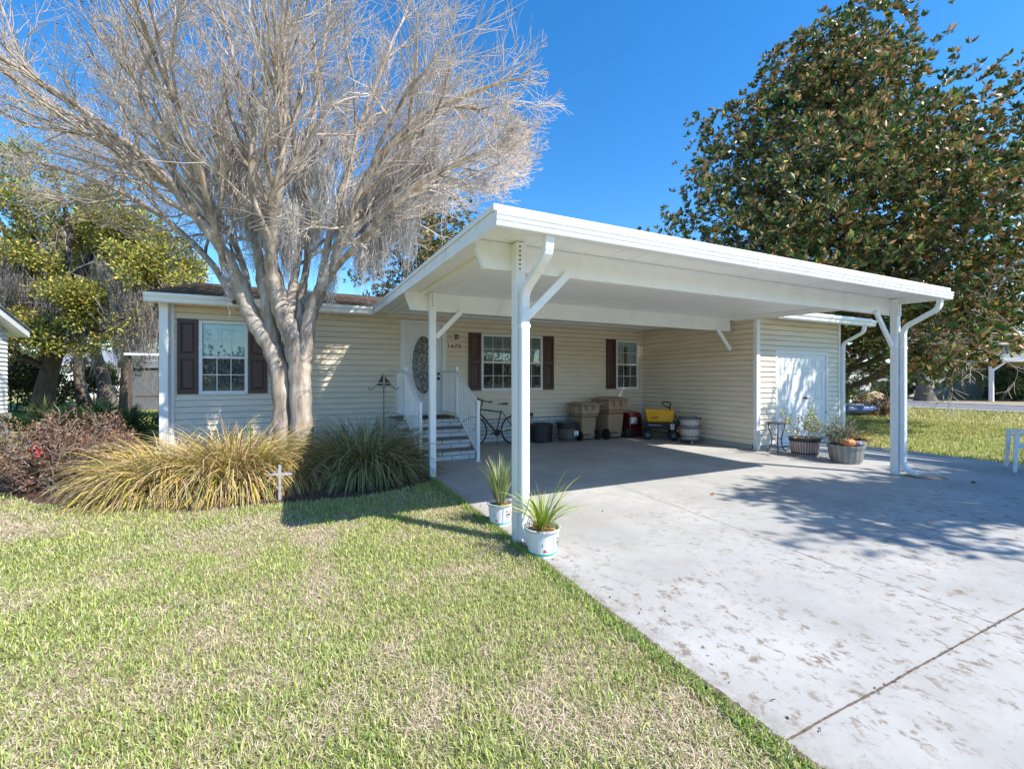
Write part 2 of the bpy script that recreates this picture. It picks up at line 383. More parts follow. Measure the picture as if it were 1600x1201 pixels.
def cyl_path(paths, n=3):
    """many thin limbs at once: paths list of (pts (k,3), radii (k,))"""
    Vs, Fs, b = [], [], 0
    ang = np.arange(n)*2*np.pi/n
    for pts, rad in paths:
        pts = np.asarray(pts, float); k = len(pts); t = np.empty_like(pts); t[1:-1] = pts[2:]-pts[:-2]; t[0] = pts[1]-pts[0]; t[-1] = pts[-1]-pts[-2]
        t = unit(t); ref = np.array([.31,.95,.1]) if abs(t[0,1]) < .9 else np.array([1.,0,0]); a = unit(np.cross(t, ref)); bb = np.cross(t, a)
        ring = pts[:,None,:]+(a[:,None,:]*np.cos(ang)[None,:,None]+bb[:,None,:]*np.sin(ang)[None,:,None])*np.asarray(rad)[:,None,None]
        Vs.append(ring.reshape(-1,3)); i = np.arange(k-1)[:,None]*n; j = np.arange(n)[None,:]; jn = (j+1)%n
        Fs.append(np.stack([i+j, i+jn, i+n+jn, i+n+j], -1).reshape(-1,4)+b); b += k*n
    return np.concatenate(Vs), np.concatenate(Fs)

def text_mesh(txt, size, name, mat, loc, rot, parent, depth=.004):
    cu = bpy.data.curves.new(name, 'FONT'); cu.body = txt; cu.size = size; cu.extrude = depth; cu.offset = size*.012
    cu.align_x = 'CENTER'; cu.align_y = 'CENTER'
    t = bpy.data.objects.new(name+'_curve', cu); C.objects.link(t)
    dg = bpy.context.evaluated_depsgraph_get(); me = bpy.data.meshes.new_from_object(t.evaluated_get(dg))
    bpy.data.objects.remove(t); me.name = name; me.materials.clear(); me.materials.append(MATS[mat])
    o = bpy.data.objects.new(name, me); C.objects.link(o); o.rotation_euler = rot; o.parent = parent
    off = Vector((0,0,0)); q = parent
    while q is not None: off += q.location; q = q.parent
    o.location = Vector(loc)-off
    return o

# ------------------------------------------------------------------ ground, drive, road
def sheet(name, poly, z, mat, sub=0):
    mb = MB(); mb.add([(x,y,z) for x, y in poly], [tuple(range(len(poly)))])
    return tag(mb.build(name, mat), kind='structure')
sheet('ground', [(-700,-500),(700,-500),(700,900),(-700,900)], -.06, 'far_lawn')
sheet('lawn', [(-16,-4),(1.9,-4),(1.9,10.2),(-2.3,10.2),(-16,16)], -.02, 'lawn_thatch')
slab = MB(); slab.prism([(1.83,-9),(11.7,-9),(11.7,6.5),(9.2,6.5),(9.2,10.05),(1.83,10.05)], 'z', -.2, 0)
tag(slab.build('driveway', 'concrete'), kind='structure')
def wavy_strip(name, p, q, w, amp, z, mat, n=60, wig=9.0, jag=.3):
    p, q = Vector(p), Vector(q); d = (q-p); L_ = d.length; t = d.normalized(); s = Vector((-t.y, t.x)); vs = []; fs = []
    for i in range(n+1):
        a = i/n; o = amp*(noise.noise(Vector((a*wig, p.x*3, 1)))+.4*noise.noise(Vector((a*wig*6, p.y*3, 4))))
        ww = w*(1+jag*noise.noise(Vector((a*wig*9, 7, p.x)))*2); c = p+d*a+s*o
        vs += [(c.x-s.x*ww/2, c.y-s.y*ww/2, z), (c.x+s.x*ww/2, c.y+s.y*ww/2, z)]
    fs = [(2*i, 2*i+1, 2*i+3, 2*i+2) for i in range(n)]
    mb = MB(); mb.add(vs, fs); return tag(mb.build(name, mat), kind='structure')
M('joint_debris', (.14,.105,.08), .95, .5, 30); M('crack_dark', (.16,.145,.13), .95, .4, 30); M('saw_cut', (.24,.23,.215), .95, .3, 20)
wavy_strip('driveway_joint', (1.84,1.195), (11.6,1.195), .011, .003, .004, 'joint_debris', 700, 40, .45)
wavy_strip('driveway_crack', (4.15,5.2), (3.95,1.2), .005, .035, .004, 'crack_dark', 500, 9, .8)
wavy_strip('driveway_saw_cut', (5.5,-8), (5.5,10), .007, .004, .004, 'saw_cut', 120)
wavy_strip('driveway_saw_cut', (1.84,5.52), (8.9,5.52), .008, .004, .005, 'saw_cut', 120)
wavy_strip('driveway_edge_dirt', (1.843,-3), (1.843,6.7), .04, .012, .003, 'joint_debris', 900, 40, .45)
sheet('road', [(30.8,-120),(37.6,-120),(37.6,220),(30.8,220)], -.03, 'asphalt')
for x0 in (30.3, 37.65):
    mb = MB(); mb.box(x0, x0+.45, -120, 220, -.15, .01); tag(mb.build('kerb', 'kerb_concrete'), kind='structure')
M('leafy_verge', (.33,.25,.17), .95, .35, 3, bmp=.6, bscale=20)
sheet('leaf_strewn_verge', [(38.2,-60),(46,-60),(46,160),(38.2,160)], -.05, 'leafy_verge')

# planting bed
BED = [(1.86,9.98),(1.86,6.62),(1.5,6.42),(1.1,6.2),(.68,6.11),(-.19,6.19),(-1.16,6.28),(-1.7,6.55),(-2.25,6.9),(-2.96,7.45),(-3.5,8.2),(-4.3,9.1),(-4.2,10.4),(-3.2,11.6),(-2.3,11.4),(-2.3,9.98)]
bedp = [(x+.05*noise.noise(Vector((x*3,y*3,0))), y) for x, y in BED]
mb = MB(); mb.add([(x,y,-.012) for x, y in bedp], [tuple(range(len(bedp)-1,-1,-1))]); tag(mb.build('mulch_bed', 'mulch_bark'), kind='structure')
def inside(poly, x, y):
    x = np.asarray(x); y = np.asarray(y); r = np.zeros(x.shape, bool); j = len(poly)-1
    for i in range(len(poly)):
        xi, yi = poly[i]; xj, yj = poly[j]
        r ^= ((yi > y) != (yj > y)) & (x < (xj-xi)*(y-yi)/(yj-yi+1e-12)+xi); j = i
    return r
# loose mulch chips on the bed
n = 9000; X = NR.uniform(-4.4, 1.86, n); Y = NR.uniform(6.0, 11, n); k = inside(BED, X, Y); X, Y = X[k], Y[k]; n = len(X)
d = NR.normal(size=(n,3)); d[:,2] = np.abs(d[:,2])*.25
V, F, cc = leaves(np.stack([X, Y, np.full(n,-.015)], 1), d, NR.uniform(.02,.06,n), NR.uniform(.008,.02,n), pal(n, [(.10,.055,.04),(.2,.115,.08),(.05,.03,.025),(.33,.25,.2)], [4,3,3,1]))
tag(np_mesh('mulch_chips', V, F, 'leaves_matt', cc), 'dark brown bark mulch chips covering the planting bed before the house', 'mulch', kind='stuff')

# ------------------------------------------------------------------ siding
def siding(mb, axis, c, a0, a1, z0, z1, out, holes=(), h=.116, lip=.026):
    """axis 'x': wall in the plane y=c from x=a0..a1 ; axis 'y': wall in the plane x=c. out = sign of the outward normal"""
    def pt(a, o, z): return (a, c+out*o, z) if axis == 'x' else (c+out*o, a, z)
    z = z0; ci = 0
    while z < z1-1e-4:
        zt = min(z+h, z1); ci += 1; L0 = 3.66; s0_ = a0+((ci//2)*1.37+a0)%L0
        seams = [s0_+j*L0 for j in range(-1, int((a1-a0)/L0)+2)]
        cuts = sorted(set([a0, a1]+[v for hx0, hx1, hz0, hz1 in holes if hz1 > z and hz0 < zt for v in (hx0, hx1) if a0 < v < a1]+[v for v in seams if a0 < v < a1]))
        for u, v in zip(cuts[:-1], cuts[1:]):
            segs = [(z, zt)]; ex = .003*(sum(1 for q_ in seams if q_ < (u+v)/2)%2)
            for hx0, hx1, hz0, hz1 in holes:
                if hx0 < (u+v)/2 < hx1:
                    ns = []
                    for s0, s1 in segs:
                        if hz1 <= s0 or hz0 >= s1: ns.append((s0, s1)); continue
                        if hz0 > s0: ns.append((s0, hz0))
                        if hz1 < s1: ns.append((hz1, s1))
                    segs = ns
            for s0, s1 in segs:
                o = lambda q: (lip*(1-(q-z)/h)+.002 if q-z > .022 else lip+.002)+ex
                zs = [s0]+([z+.022] if s0 < z+.022 < s1 else [])+[s1]
                if s0 == z:
                    if s1 <= z+.01: continue
                    zs[0] = z+.008
                    mb.add([pt(u,-.02,z), pt(v,-.02,z), pt(v,-.02,z+.008), pt(u,-.02,z+.008)], [(0,1,2,3)])
                    mb.add([pt(u,-.02,z), pt(v,-.02,z), pt(v,.002,z), pt(u,.002,z)], [(0,1,2,3)])
                for q0, q1 in zip(zs[:-1], zs[1:]):
                    mb.add([pt(u,o(q0),q0), pt(v,o(q0),q0), pt(v,o(q1+1e-6),q1), pt(u,o(q1+1e-6),q1)], [(0,1,2,3)])
                if s0 == z: mb.add([pt(u,-.02,z+.008), pt(v,-.02,z+.008), pt(v,lip+.002,z+.008), pt(u,lip+.002,z+.008)], [(0,1,2,3)])
        z += h
def build_siding(name, mat, parent, calls):
    mb = MB()
    for c in calls: siding(mb, *c)
    me_off = parent.location
    me = bpy.data.meshes.new(name); me.from_pydata([tuple(Vector(v)-me_off) for v in mb.v], [], mb.f); me.materials.append(MATS[mat])
    o = bpy.data.objects.new(name, me); C.objects.link(o); o.parent = parent; return o

# ------------------------------------------------------------------ the house
FY = 10.0
WIN = [(-1.72,-.95,3,True), (3.94,5.62,6,False), (8.01,8.80,3,False)]
WZ0, WZ1 = 1.27, 2.63
DOOR = (2.04, 3.00, .75, 2.84)
holes = [(a+.0,b-.0,WZ0,WZ1) for a,b,_,_ in WIN]+[DOOR]
house = thing('manufactured_house', 'single storey house with tan lap siding, brown shutters and an oval glass front door', 'house', (0,10,0))
build_siding('wall', 'vinyl_siding', house, [('x', FY, 1.78, 8.93, .56, 3.02, -1, [h_ for h_ in holes if h_[1] > 1.8]), ('x', FY, -2.28, 1.78, .212, 3.02, -1, [h_ for h_ in holes if h_[1] < 1.8]), ('y', -2.28, 10.0, 18.4, .56, 3.02, -1), ('x', 18.4, -2.28, 9.2, .56, 3.02, 1), ('y', 9.2, 10.06, 18.4, .56, 3.02, 1)])
mb = MB()   # skirting under the siding, in front and round the house
mb.box(3.07, 8.925, 9.985, 10.05, 0, .555); mb.box(-2.27, 1.73, 9.985, 10.05, -.1, .205); mb.box(-2.265, -2.2, 10.05, 18.3, -.1, .555); mb.box(-2.2, 9.15, 18.3, 18.37, -.1, .555)
sk = mb.build('skirting', 'white_brick', house)
mb = MB(); mb.box(-2.2, 9.1, 10.75, 10.8, .5, 3.0); mb.box(-2.2, 9.1, 10.02, 10.75, .5, .55); mb.box(-2.2, 9.1, 10.04, 10.75, 2.95, 3.0)
for x in (-2.2, -.5, 3.2, 6.4, 9.05): mb.box(x, x+.05, 10.04, 10.74, .56, 2.94)
mb.build('interior', 'dark_room', house)
# roof: two shingle slopes with white rake and fascia
ey, ez, ry, rz = 9.62, 3.05, 14.2, 4.10
mb = MB(); t = .03
mb.add([(-2.47,ey,ez),(9.3,ey,ez),(9.3,ry,rz),(-2.47,ry,rz),(-2.47,18.8,ez),(9.3,18.8,ez),(-2.47,ey,ez-t),(9.3,ey,ez-t),(9.3,ry,rz-t),(-2.47,ry,rz-t),(-2.47,18.8,ez-t),(9.3,18.8,ez-t)],
       [(0,1,2,3),(3,2,5,4),(6,9,8,7),(9,10,11,8),(0,6,7,1),(0,3,9,6),(3,4,10,9),(4,5,11,10),(1,7,8,2),(2,8,11,5)])
roof = mb.build('roof', 'shingles', house)
for k in range(1, 33):    # each shingle course has a real thickness
    pass
mb = MB()
for k in range(32):
    y0 = ey+k*(ry-ey)/32; z0 = ez+k*(rz-ez)/32
    nn = 40
    for q in range(nn):
        x0 = -2.46+q*11.74/nn; x1 = x0+11.74/nn-.012; w = .003+.006*((q*7+k*13)%5)/5
        mb.add([(x0,y0-.005,z0+.008+w),(x1,y0-.005,z0+.008+w),(x1,y0+.135,z0+.035),(x0,y0+.135,z0+.035),(x0,y0-.005,z0-.004),(x1,y0-.005,z0-.004)], [(0,1,2,3),(4,5,1,0)])
mb.build('shingle_courses', 'shingles', roof)
mb = MB(); mb.prism([(9.66,2.985),(10.02,2.985),(10.02,3.0),(9.66,3.0)], 'x', -2.45, 1.3); mb.build('soffit', 'white_soffit', house)
mb = MB(); mb.prism([(10.0,3.02),(14.2,3.93),(18.4,3.02)], 'x', -2.26, -2.2); mb.build('gable', 'vinyl_siding', house)
mb = MB(); mb.prism([(10.06,3.02),(14.2,3.93),(18.4,3.02)], 'x', 9.1, 9.18); mb.build('gable', 'vinyl_siding', house)
mb = MB()   # eave gutter, K shape, with a closed end
prof = [(9.62,2.875),(9.55,2.875),(9.53,2.90),(9.53,2.94),(9.50,2.99),(9.50,3.035),(9.51,3.035),(9.51,2.995),(9.54,2.945),(9.54,2.905),(9.555,2.887),(9.61,2.887),(9.61,3.03),(9.62,3.03)]
mb.prism(prof, 'x', -2.44, 1.34); mb.prism([(9.62,2.875),(9.55,2.875),(9.53,2.90),(9.53,2.94),(9.50,2.99),(9.50,3.035),(9.62,3.035)], 'x', -2.446, -2.438)
mb.build('gutter', 'white_metal', house)
mb = MB(); mb.box(-2.44, 9.29, 9.625, 9.645, 2.96, 3.02); 
for s in (0,): mb.bar((-2.46,9.64,2.985), (-2.46,14.2,4.03), .02, .11); mb.bar((-2.46,18.75,2.985), (-2.46,14.2,4.03), .02, .11)
mb.build('fascia', 'white_metal', house)
mb = MB(); mb.box(-2.29,-2.16,9.80,9.975,-.05,2.98); mb.build('corner_column', 'white_metal', house, bevel=.008)
for b_ in ((-2.155,-2.10,9.955,9.975,.2,2.98),(8.90,8.935,9.955,9.98,.0,2.99),(-2.10,8.90,9.960,9.975,2.97,2.984)):
    mb = MB(); mb.box(*b_); mb.build('corner_trim' if b_[0] != -2.10 else 'top_trim', 'white_trim', house)

def window(x0, x1, cols, blinds):
    fr = MB(); y0, y1 = 9.955, 10.06; b = .045
    fr.box(x0-.01,x0+b,y0,y1,WZ0-.01,WZ1+.01); fr.box(x1-b,x1+.01,y0,y1,WZ0-.01,WZ1+.01)
    fr.box(x0+b,x1-b,y0,y1,WZ0-.012,WZ0+b); fr.box(x0+b,x1-b,y0,y1,WZ1-b,WZ1+.012)
    fr.box(x0-.02,x1+.02,y0-.012,y0-.001,WZ0-.03,WZ0-.013)
    zm = (WZ0+WZ1)/2; fr.box(x0+b,x1-b,y0+.015,y1-.02,zm-.022,zm+.022)
    mids = [x0+b]+([ (x0+x1)/2 ] if cols == 6 else [])+[x1-b]
    if cols == 6: fr.box((x0+x1)/2-.04,(x0+x1)/2+.04,y0+.004,y1,WZ0+b,WZ1-b)
    w = fr.build('window', 'white_trim', house, bevel=.004)
    gu, gl, mu = MB(), MB(), MB()
    gu.box(x0+b,x1-b,10.003,10.007,zm+.02,WZ1-b); gl.box(x0+b,x1-b,9.992,9.996,WZ0+b,zm-.02)
    for i in range(1, cols):
        if cols == 6 and i == 3: continue
        xx = x0+b+(x1-x0-2*b)*i/cols; mu.box(xx-.007,xx+.007,9.998,10.002,zm+.02,WZ1-b); mu.box(xx-.007,xx+.007,9.986,9.991,WZ0+b,zm-.02)
    for zz, yy in (((zm+WZ1-b/2)/2, 9.996), ((zm+WZ0+b/2)/2, 9.984)):
        mu.box(x0+b,x1-b,yy,yy+.005,zz-.007,zz+.007)
    gu.build('upper_pane', 'window_glass', w); gl.build('lower_pane', 'screen_glass', w); mu.build('muntins', 'white_trim', w)
    bl = MB()
    if blinds:
        n = 11
        for i in range(n):
            xx = x0+b+.01+(x1-x0-2*b)*(i+.5)/n; a = .28+.2*math.sin(i*2.1)
            bl.add([(xx-.034*math.cos(a),10.05-.034*math.sin(a),WZ0+.03),(xx+.034*math.cos(a),10.05+.034*math.sin(a),WZ0+.03),(xx+.034*math.cos(a),10.05+.034*math.sin(a),WZ1-.12),(xx-.034*math.cos(a),10.05-.034*math.sin(a),WZ1-.12)], [(0,1,2,3)])
        bl.box(x0+b,x1-b,10.015,10.03,WZ1-.14,WZ1-.045); bl.build('vertical_blinds', 'blind_fabric', w)
    else:
        n = int((x1-x0)*60); vs = []; fs = []
        gap = (x0+x1)/2-.05
        for i in range(n+1):
            xx = x0+b+(x1-x0-2*b)*i/n; yy = 10.06+.022*math.sin(xx*34)+.012*math.sin(xx*81)
            vs += [(xx,yy,WZ0-.05),(xx,yy,WZ1-.1)]
        for i in range(n):
            xx = (vs[2*i][0]+vs[2*i+2][0])/2
            if cols == 3 and abs(xx-((x0+x1)/2-.02)) < .06: continue
            fs.append((2*i,2*i+1,2*i+3,2*i+2))
        bl.add(vs, fs); bl.box(x0+b,x1-b,10.012,10.025,WZ1-.17,WZ1-.045); bl.build('curtain', 'curtain_cloth' if cols == 6 else 'blind_fabric', w)
    return w
wins = [window(*w) for w in WIN]
mb = MB(); mb.box(8.075,8.155,9.988,9.991,2.02,2.08); mb.build('sticker', 'sticker_orange', wins[2])
mb = MB(); mb.box(8.07,8.16,9.988,9.991,1.955,2.01); mb.build('sticker', 'sticker_green', wins[2])
def shutter(x0, x1, z0=1.265, z1=2.655):
    mb = MB(); y = 9.955; w = .05; zm = (z0+z1)/2+.0
    mb.box(x0,x1,y+.012,y+.03,z0,z1)
    for a in ((x0,x0+w,z0,z1),(x1-w,x1,z0,z1)): mb.box(a[0],a[1],y-.006,y+.0115,a[2],a[3])
    for a in ((z0,z0+.07),(zm-.045,zm+.045),(z1-.07,z1)): mb.box(x0+w+.0005,x1-w-.0005,y-.006,y+.0115,a[0],a[1])
    for a in ((z0+.07,zm-.045),(zm+.045,z1-.07)):
        px0, px1, pz0, pz1 = x0+w+.012, x1-w-.012, a[0]+.014, a[1]-.014; i = .028
        mb.add([(px0,y+.011,pz0),(px1,y+.011,pz0),(px1,y+.011,pz1),(px0,y+.011,pz1),(px0+i,y-.003,pz0+i),(px1-i,y-.003,pz0+i),(px1-i,y-.003,pz1-i),(px0+i,y-.003,pz1-i)],
               [(0,1,5,4),(1,2,6,5),(2,3,7,6),(3,0,4,7),(4,5,6,7)])
    mb.build('shutter', 'shutter_brown', house)
for a in ((-2.06,-1.74),(-.93,-.61),(3.60,3.92),(5.64,5.96),(7.66,7.985)): shutter(*a)

# front door with oval leaded glass
x0, x1, z0, z1 = DOOR
mb = MB(); mb.box(x0-.05,x0+.05,9.95,10.06,z0,z1+.03); mb.box(x1-.05,x1+.05,9.95,10.06,z0,z1+.03); mb.box(x0+.05,x1-.05,9.95,10.06,z1-.05,z1+.03); mb.box(x0+.05,x1-.05,9.93,10.06,z0-.02,z0+.02)
df = mb.build('door_frame', 'white_trim', house, bevel=.005)
cx, cz, rw, rh = (x0+x1)/2, 1.86, .26, .66
n = 48; ring = [(cx+rw*math.cos(2*math.pi*i/n), cz+rh*math.sin(2*math.pi*i/n)) for i in range(n)]
dx0, dx1, dz0, dz1 = x0+.052, x1-.052, z0+.022, z1-.052
def on_rect(a):
    c, s = math.cos(a), math.sin(a); kx = (dx1-cx)/abs(c) if abs(c) > 1e-6 else 1e9; kz = ((dz1-cz) if s > 0 else (cz-dz0))/abs(s) if abs(s) > 1e-6 else 1e9
    k = min(kx, kz); return (cx+c*k, cz+s*k)
angs = sorted([2*math.pi*i/n for i in range(n)]+[math.atan2(zz-cz, xx-cx)%(2*math.pi) for xx in (dx0,dx1) for zz in (dz0,dz1)])
vs = [(cx+rw*math.cos(a), 10.0, cz+rh*math.sin(a)) for a in angs]+[(on_rect(a)[0], 10.0, on_rect(a)[1]) for a in angs]; k = len(angs)
mb = MB(); mb.add(vs, [(i,(i+1)%k,(i+1)%k+k,i+k) for i in range(k)])
dr = mb.build('door', 'door_paint', house)
mb = MB(); mb.tube([(cx+(rw+.022)*math.cos(a),9.995,cz+(rh+.022)*math.sin(a)) for a in [2*math.pi*i/40 for i in range(41)]], .022, 8); mb.build('oval_frame', 'white_trim', dr, smooth=True)
mb = MB(); mb.add([(a,10.012,b) for a, b in ring], [tuple(range(n))]); mb.build('oval_glass', 'leaded_glass', dr)
mb = MB(); M('lead_came', (.16,.16,.15), .35, .1, metal=.5)
for s in (.78, .52):
    mb.tube([(cx+rw*s*math.cos(a),10.008,cz+rh*s*math.sin(a)) for a in [2*math.pi*i/36 for i in range(37)]], .004, 5)
for a in range(0, 360, 30):
    c_, s_ = math.cos(math.radians(a)), math.sin(math.radians(a)); mb.tube([(cx+rw*.52*c_,10.008,cz+rh*.52*s_),(cx+rw*.98*c_,10.008,cz+rh*.98*s_)], .0035, 5)
for a in range(8):
    g = a*math.pi/4; mb.tube([(cx+.5*rw*math.cos(g)*t_,10.008,cz+.28*rh*math.sin(g)*t_) for t_ in (0,.3,.6,1)], .0035, 5)
mb.build('came', 'lead_came', dr)
for z, r, nm in ((1.66,.027,'deadbolt'),(1.55,.03,'door_knob')):
    mb = MB(); mb.tube([(x1-.13,9.998,z),(x1-.13,9.975,z)], r*1.1, 14); mb.ball((x1-.13,9.95,z), r, 12); mb.build(nm, 'bronze', dr, smooth=True)
# wall light, number, outlet
mb = MB(); mb.box(3.21,3.37,9.962,9.978,2.43,2.60); wl = mb.build('wall_light', 'white_plastic', house, bevel=.006)
mb = MB(); mb.lathe([(.001,-.05),(.045,-.045),(.055,.0),(.03,.05),(.001,.055)], (3.29,9.92,2.51), 14); mb.build('lamp_glass', 'lamp_glass', wl, smooth=True)
mb = MB(); mb.lathe([(.06,.0),(.06,.012),(.02,.03)], (3.29,9.92,2.555), 14); mb.box(3.275,3.305,9.93,9.962,2.555,2.575); mb.build('lamp_cap', 'bronze', wl)
for i, ch in enumerate('1670'):
    text_mesh(ch, .125, 'house_number', 'number_red', (3.115+i*.088, 9.972, 2.315), (math.pi/2,0,0), house)
mb = MB(); mb.box(5.27,5.34,9.94,9.98,.60,.68); mb.tube([(5.30,9.94,.62),(5.28,9.9,.58),(5.29,9.9,.52)], .012, 6); mb.build('outdoor_outlet', 'black_plastic', house)
mb = MB(); mb.tube([(-.05,10.0-.02,.78),(-.05,9.93,.78)], .05, 12); mb.build('hose_bib', 'far_grey', house)

# ------------------------------------------------------------------ carport
cp = thing('carport', 'white aluminium carport roof on square posts covering the driveway in front of the house', 'carport', (1.82,3.8,0))
zu = lambda y: 2.825+(y-3.2)*.025
mb = MB(); mb.prism([(3.27,zu(3.27)),(9.985,zu(9.985)),(9.985,zu(9.985)+.078),(3.27,zu(3.27)+.078)], 'x', 1.405, 8.868)
for i in range(1, 25):
    x = 1.405+i*.3048
    if x < 8.8: mb.prism([(3.3,zu(3.3)+.001),(3.3,zu(3.3)-.004),(9.97,zu(9.97)-.004),(9.97,zu(9.97)+.001)], 'x', x-.006, x+.006)
rp = mb.build('roof_panel', 'white_soffit', cp)
mb = MB()
for x0, x1 in ((1.375,1.404),(8.869,8.898)):
    y1 = 9.74 if x0 < 5 else 6.9
    mb.prism([(3.26,zu(3.26)-.075),(y1,zu(y1)-.075),(y1,zu(y1)+.045),(3.26,zu(3.26)+.045)], 'x', x0, x1)
    xo0, xo1 = (x0-.012, x1+.01) if x0 < 5 else (x0-.01, x1+.012)
    mb.prism([(3.19,zu(3.19)+.05),(y1,zu(y1)+.05),(y1,zu(y1)+.095),(3.19,zu(3.19)+.095)], 'x', xo0, xo1)
mb.box(1.415,8.865,3.19,3.30,2.862,2.918)
mb.build('fascia', 'white_metal', cp)
mb = MB(); prof = [(3.265,2.742),(3.165,2.742),(3.16,2.752),(3.155,2.775),(3.162,2.779),(3.162,2.787),(3.15,2.791),(3.15,2.815),(3.158,2.819),(3.158,2.827),(3.145,2.831),(3.145,2.852),(3.265,2.852)]
mb.prism(prof, 'x', 1.372, 8.90); gt = mb.build('gutter', 'white_metal', cp)
for gx in (4.45, 7.4):
    mb = MB(); mb.prism([(3.255,2.739),(3.163,2.739),(3.152,2.775),(3.147,2.80),(3.142,2.85),(3.15,2.853),(3.155,2.80)], 'x', gx, gx+.05); mb.build('gutter_joint', 'white_metal', gt)
mb = MB(); mb.prism([(6.3,zu(6.3)+.081),(9.99,zu(9.99)+.081),(9.99,zu(9.99)+.087),(6.3,zu(6.3)+.087)], 'x', 8.6, 9.12); mb.build('sun_gap_cover', 'white_metal', cp)  # unseen strip added to block sun leaking between carport roof and shed wall
# screws along the left fascia
for i in range(14):
    mb = MB(); mb.ball((1.372, 3.6+i*.45, zu(3.6+i*.45)+.01), .006, 6); mb.build('fascia_screw', 'steel', cp)
def beam(y0, y1, zb, zt, xa, xb, ch=True):
    mb = MB()
    poly = [(xa,zt),(xa+.11,zb),(xb-(.14 if ch else 0),zb),(xb,zt)] if ch else [(xa,zt),(xa+.11,zb),(xb,zb),(xb,zt)]
    mb.prism(poly, 'y', y0, y1); return mb.build('beam', 'white_metal', cp, bevel=.004)
beam(3.83, 3.895, 2.575, zu(3.83)-.003, 1.43, 9.0-.02 if False else 8.86)
beam(6.90, 6.965, 2.62, zu(6.9)-.003, 1.43, 8.77, False)
for x in (1.70, 8.70):
    y1 = 9.96; mb = MB()
    mb.prism([(3.9,zu(3.9)-.055),(6.898,zu(6.898)-.055),(6.898,zu(6.898)-.003),(3.9,zu(3.9)-.003)], 'x', x, x+.045); mb.build('edge_rail', 'white_soffit', cp); mb = MB()
    mb.prism([(6.967,zu(6.967)-.055),(y1,zu(y1)-.055),(y1,zu(y1)-.003),(6.967,zu(6.967)-.003)], 'x', x, x+.045); mb.build('edge_rail', 'white_soffit', cp)
def post(x, y, zt, faces=True):
    mb = MB(); mb.box(x,x+.1,y,y+.1,0,zt); o = mb.build('post', 'white_metal', cp, bevel=.006)
    mb = MB(); mb.box(x+.001,x+.095,y-.012,y-.001,2.55 if y < 5 else 2.6,zt-.002); mb.build('bracket_plate', 'white_metal', o)
    for k in range(6 if y < 5 else 5):
        z = zt-.045-k*.042; mb = MB(); mb.tube([(x+.035,y-.011,z),(x+.035,y-.017,z)], .009, 8); mb.build('bolt', 'black_metal', o)
    mb = MB(); mb.box(x-.02,x+.12,y-.02,y+.12,.0,.006); mb.build('foot_plate', 'steel', o)
post(1.82, 3.73, 2.83); post(1.82, 6.80, 2.905); post(8.62, 3.73, 2.83)
def brace(x0, z0, x1, z1, y):
    mb = MB(); mb.bar((x0,y,z0), (x1,y,z1), .075, .04, up=(0,1,0)); mb.build('brace', 'white_metal', cp, bevel=.004)
brace(1.93,2.10,2.44,2.60,3.80); brace(1.93,2.2,2.36,2.645,6.86); brace(8.61,2.08,8.14,2.60,3.80); brace(8.72,2.2,8.30,2.645,6.86)
def bez(p0, p1, p2, p3, n=10):
    return [tuple((1-t)**3*a+3*(1-t)**2*t*b+3*(1-t)*t*t*c+t**3*d for a, b, c, d in zip(p0,p1,p2,p3)) for t in [i/n for i in range(n+1)]]
def downspout(x, gy, gz, py, parent, zb=.16, foot=(0,-.16)):
    top = bez((x,gy,gz),(x,gy,gz-.13),(x,gy+.03,gz-.16),(x,gy+.12,gz-.2),6)
    mid = bez((x,py-.10,gz-.33),(x,py-.03,gz-.37),(x,py,gz-.40),(x,py,gz-.52),6)
    pts = top+mid+[(x,py,1.2),(x,py,zb+.12)]+bez((x,py,zb+.08),(x,py,zb-.04),(x,py-.04,zb-.09),(x,py-.17,zb-.10),5)
    mb = MB(); mb.sweep(pts, .085, .062); o = mb.build('downspout', 'white_metal', parent, bevel=.008)
    mb = MB()
    for dx in (-.03,-.018,-.006,.006,.018,.03): mb.box(x+dx-.0025,x+dx+.0025,py-.0345,py-.031,zb+.14,gz-.53)
    for dy in (-.015,0,.015): mb.box(x-.0455,x-.0425,py+dy-.003,py+dy+.003,zb+.14,gz-.53)
    mb.build('rib', 'white_metal', o)
    mb = MB(); mb.box(x-.048,x+.048,py-.036,py+.04,2.02,2.05); mb.build('strap', 'white_metal', o)
downspout(1.885, 3.235, 2.745, 3.685, cp); downspout(8.70, 3.235, 2.745, 3.685, cp)
mb = MB(); mb.prism([(8.60,3.66),(8.63,3.50),(8.75,3.28),(8.92,3.22),(9.02,3.30),(8.86,3.42),(8.80,3.66)], 'z', .001, .018); tag(mb.build('splash_stone', 'leafy_verge'), 'flat tan stone under the downspout of the far right carport post', 'splash stone')

# ------------------------------------------------------------------ storage shed attached at the right
sh = thing('storage_shed', 'tan lap sided storage shed with white double doors at the carport end', 'shed', (8.94,6.4,0))
sdoor = (9.62,11.50,.06,2.14)
build_siding('wall', 'vinyl_siding', sh, [('x', 6.4, 9.03, 12.0, .08, 2.93, -1, [sdoor]), ('y', 8.94, 6.42, 9.985, .1, 3.0, -1), ('y', 12.02, 6.4, 10.2, .08, 2.93, 1), ('x', 10.2, 9.25, 12.0, .08, 2.93, 1)])
mb = MB(); mb.box(8.945,9.0,6.5,9.98,0,.1); mb.box(9.03,12.0,6.42,6.46,0,.08); mb.build('base_sill', 'kerb_concrete', sh)
mb = MB(); mb.box(8.915,9.03,6.36,6.45,0,2.9); mb.build('corner_trim', 'white_trim', sh, bevel=.004); mb = MB(); mb.box(11.97,12.04,6.36,6.40,0.02,2.92); mb.build('corner_trim', 'white_trim', sh, bevel=.004)
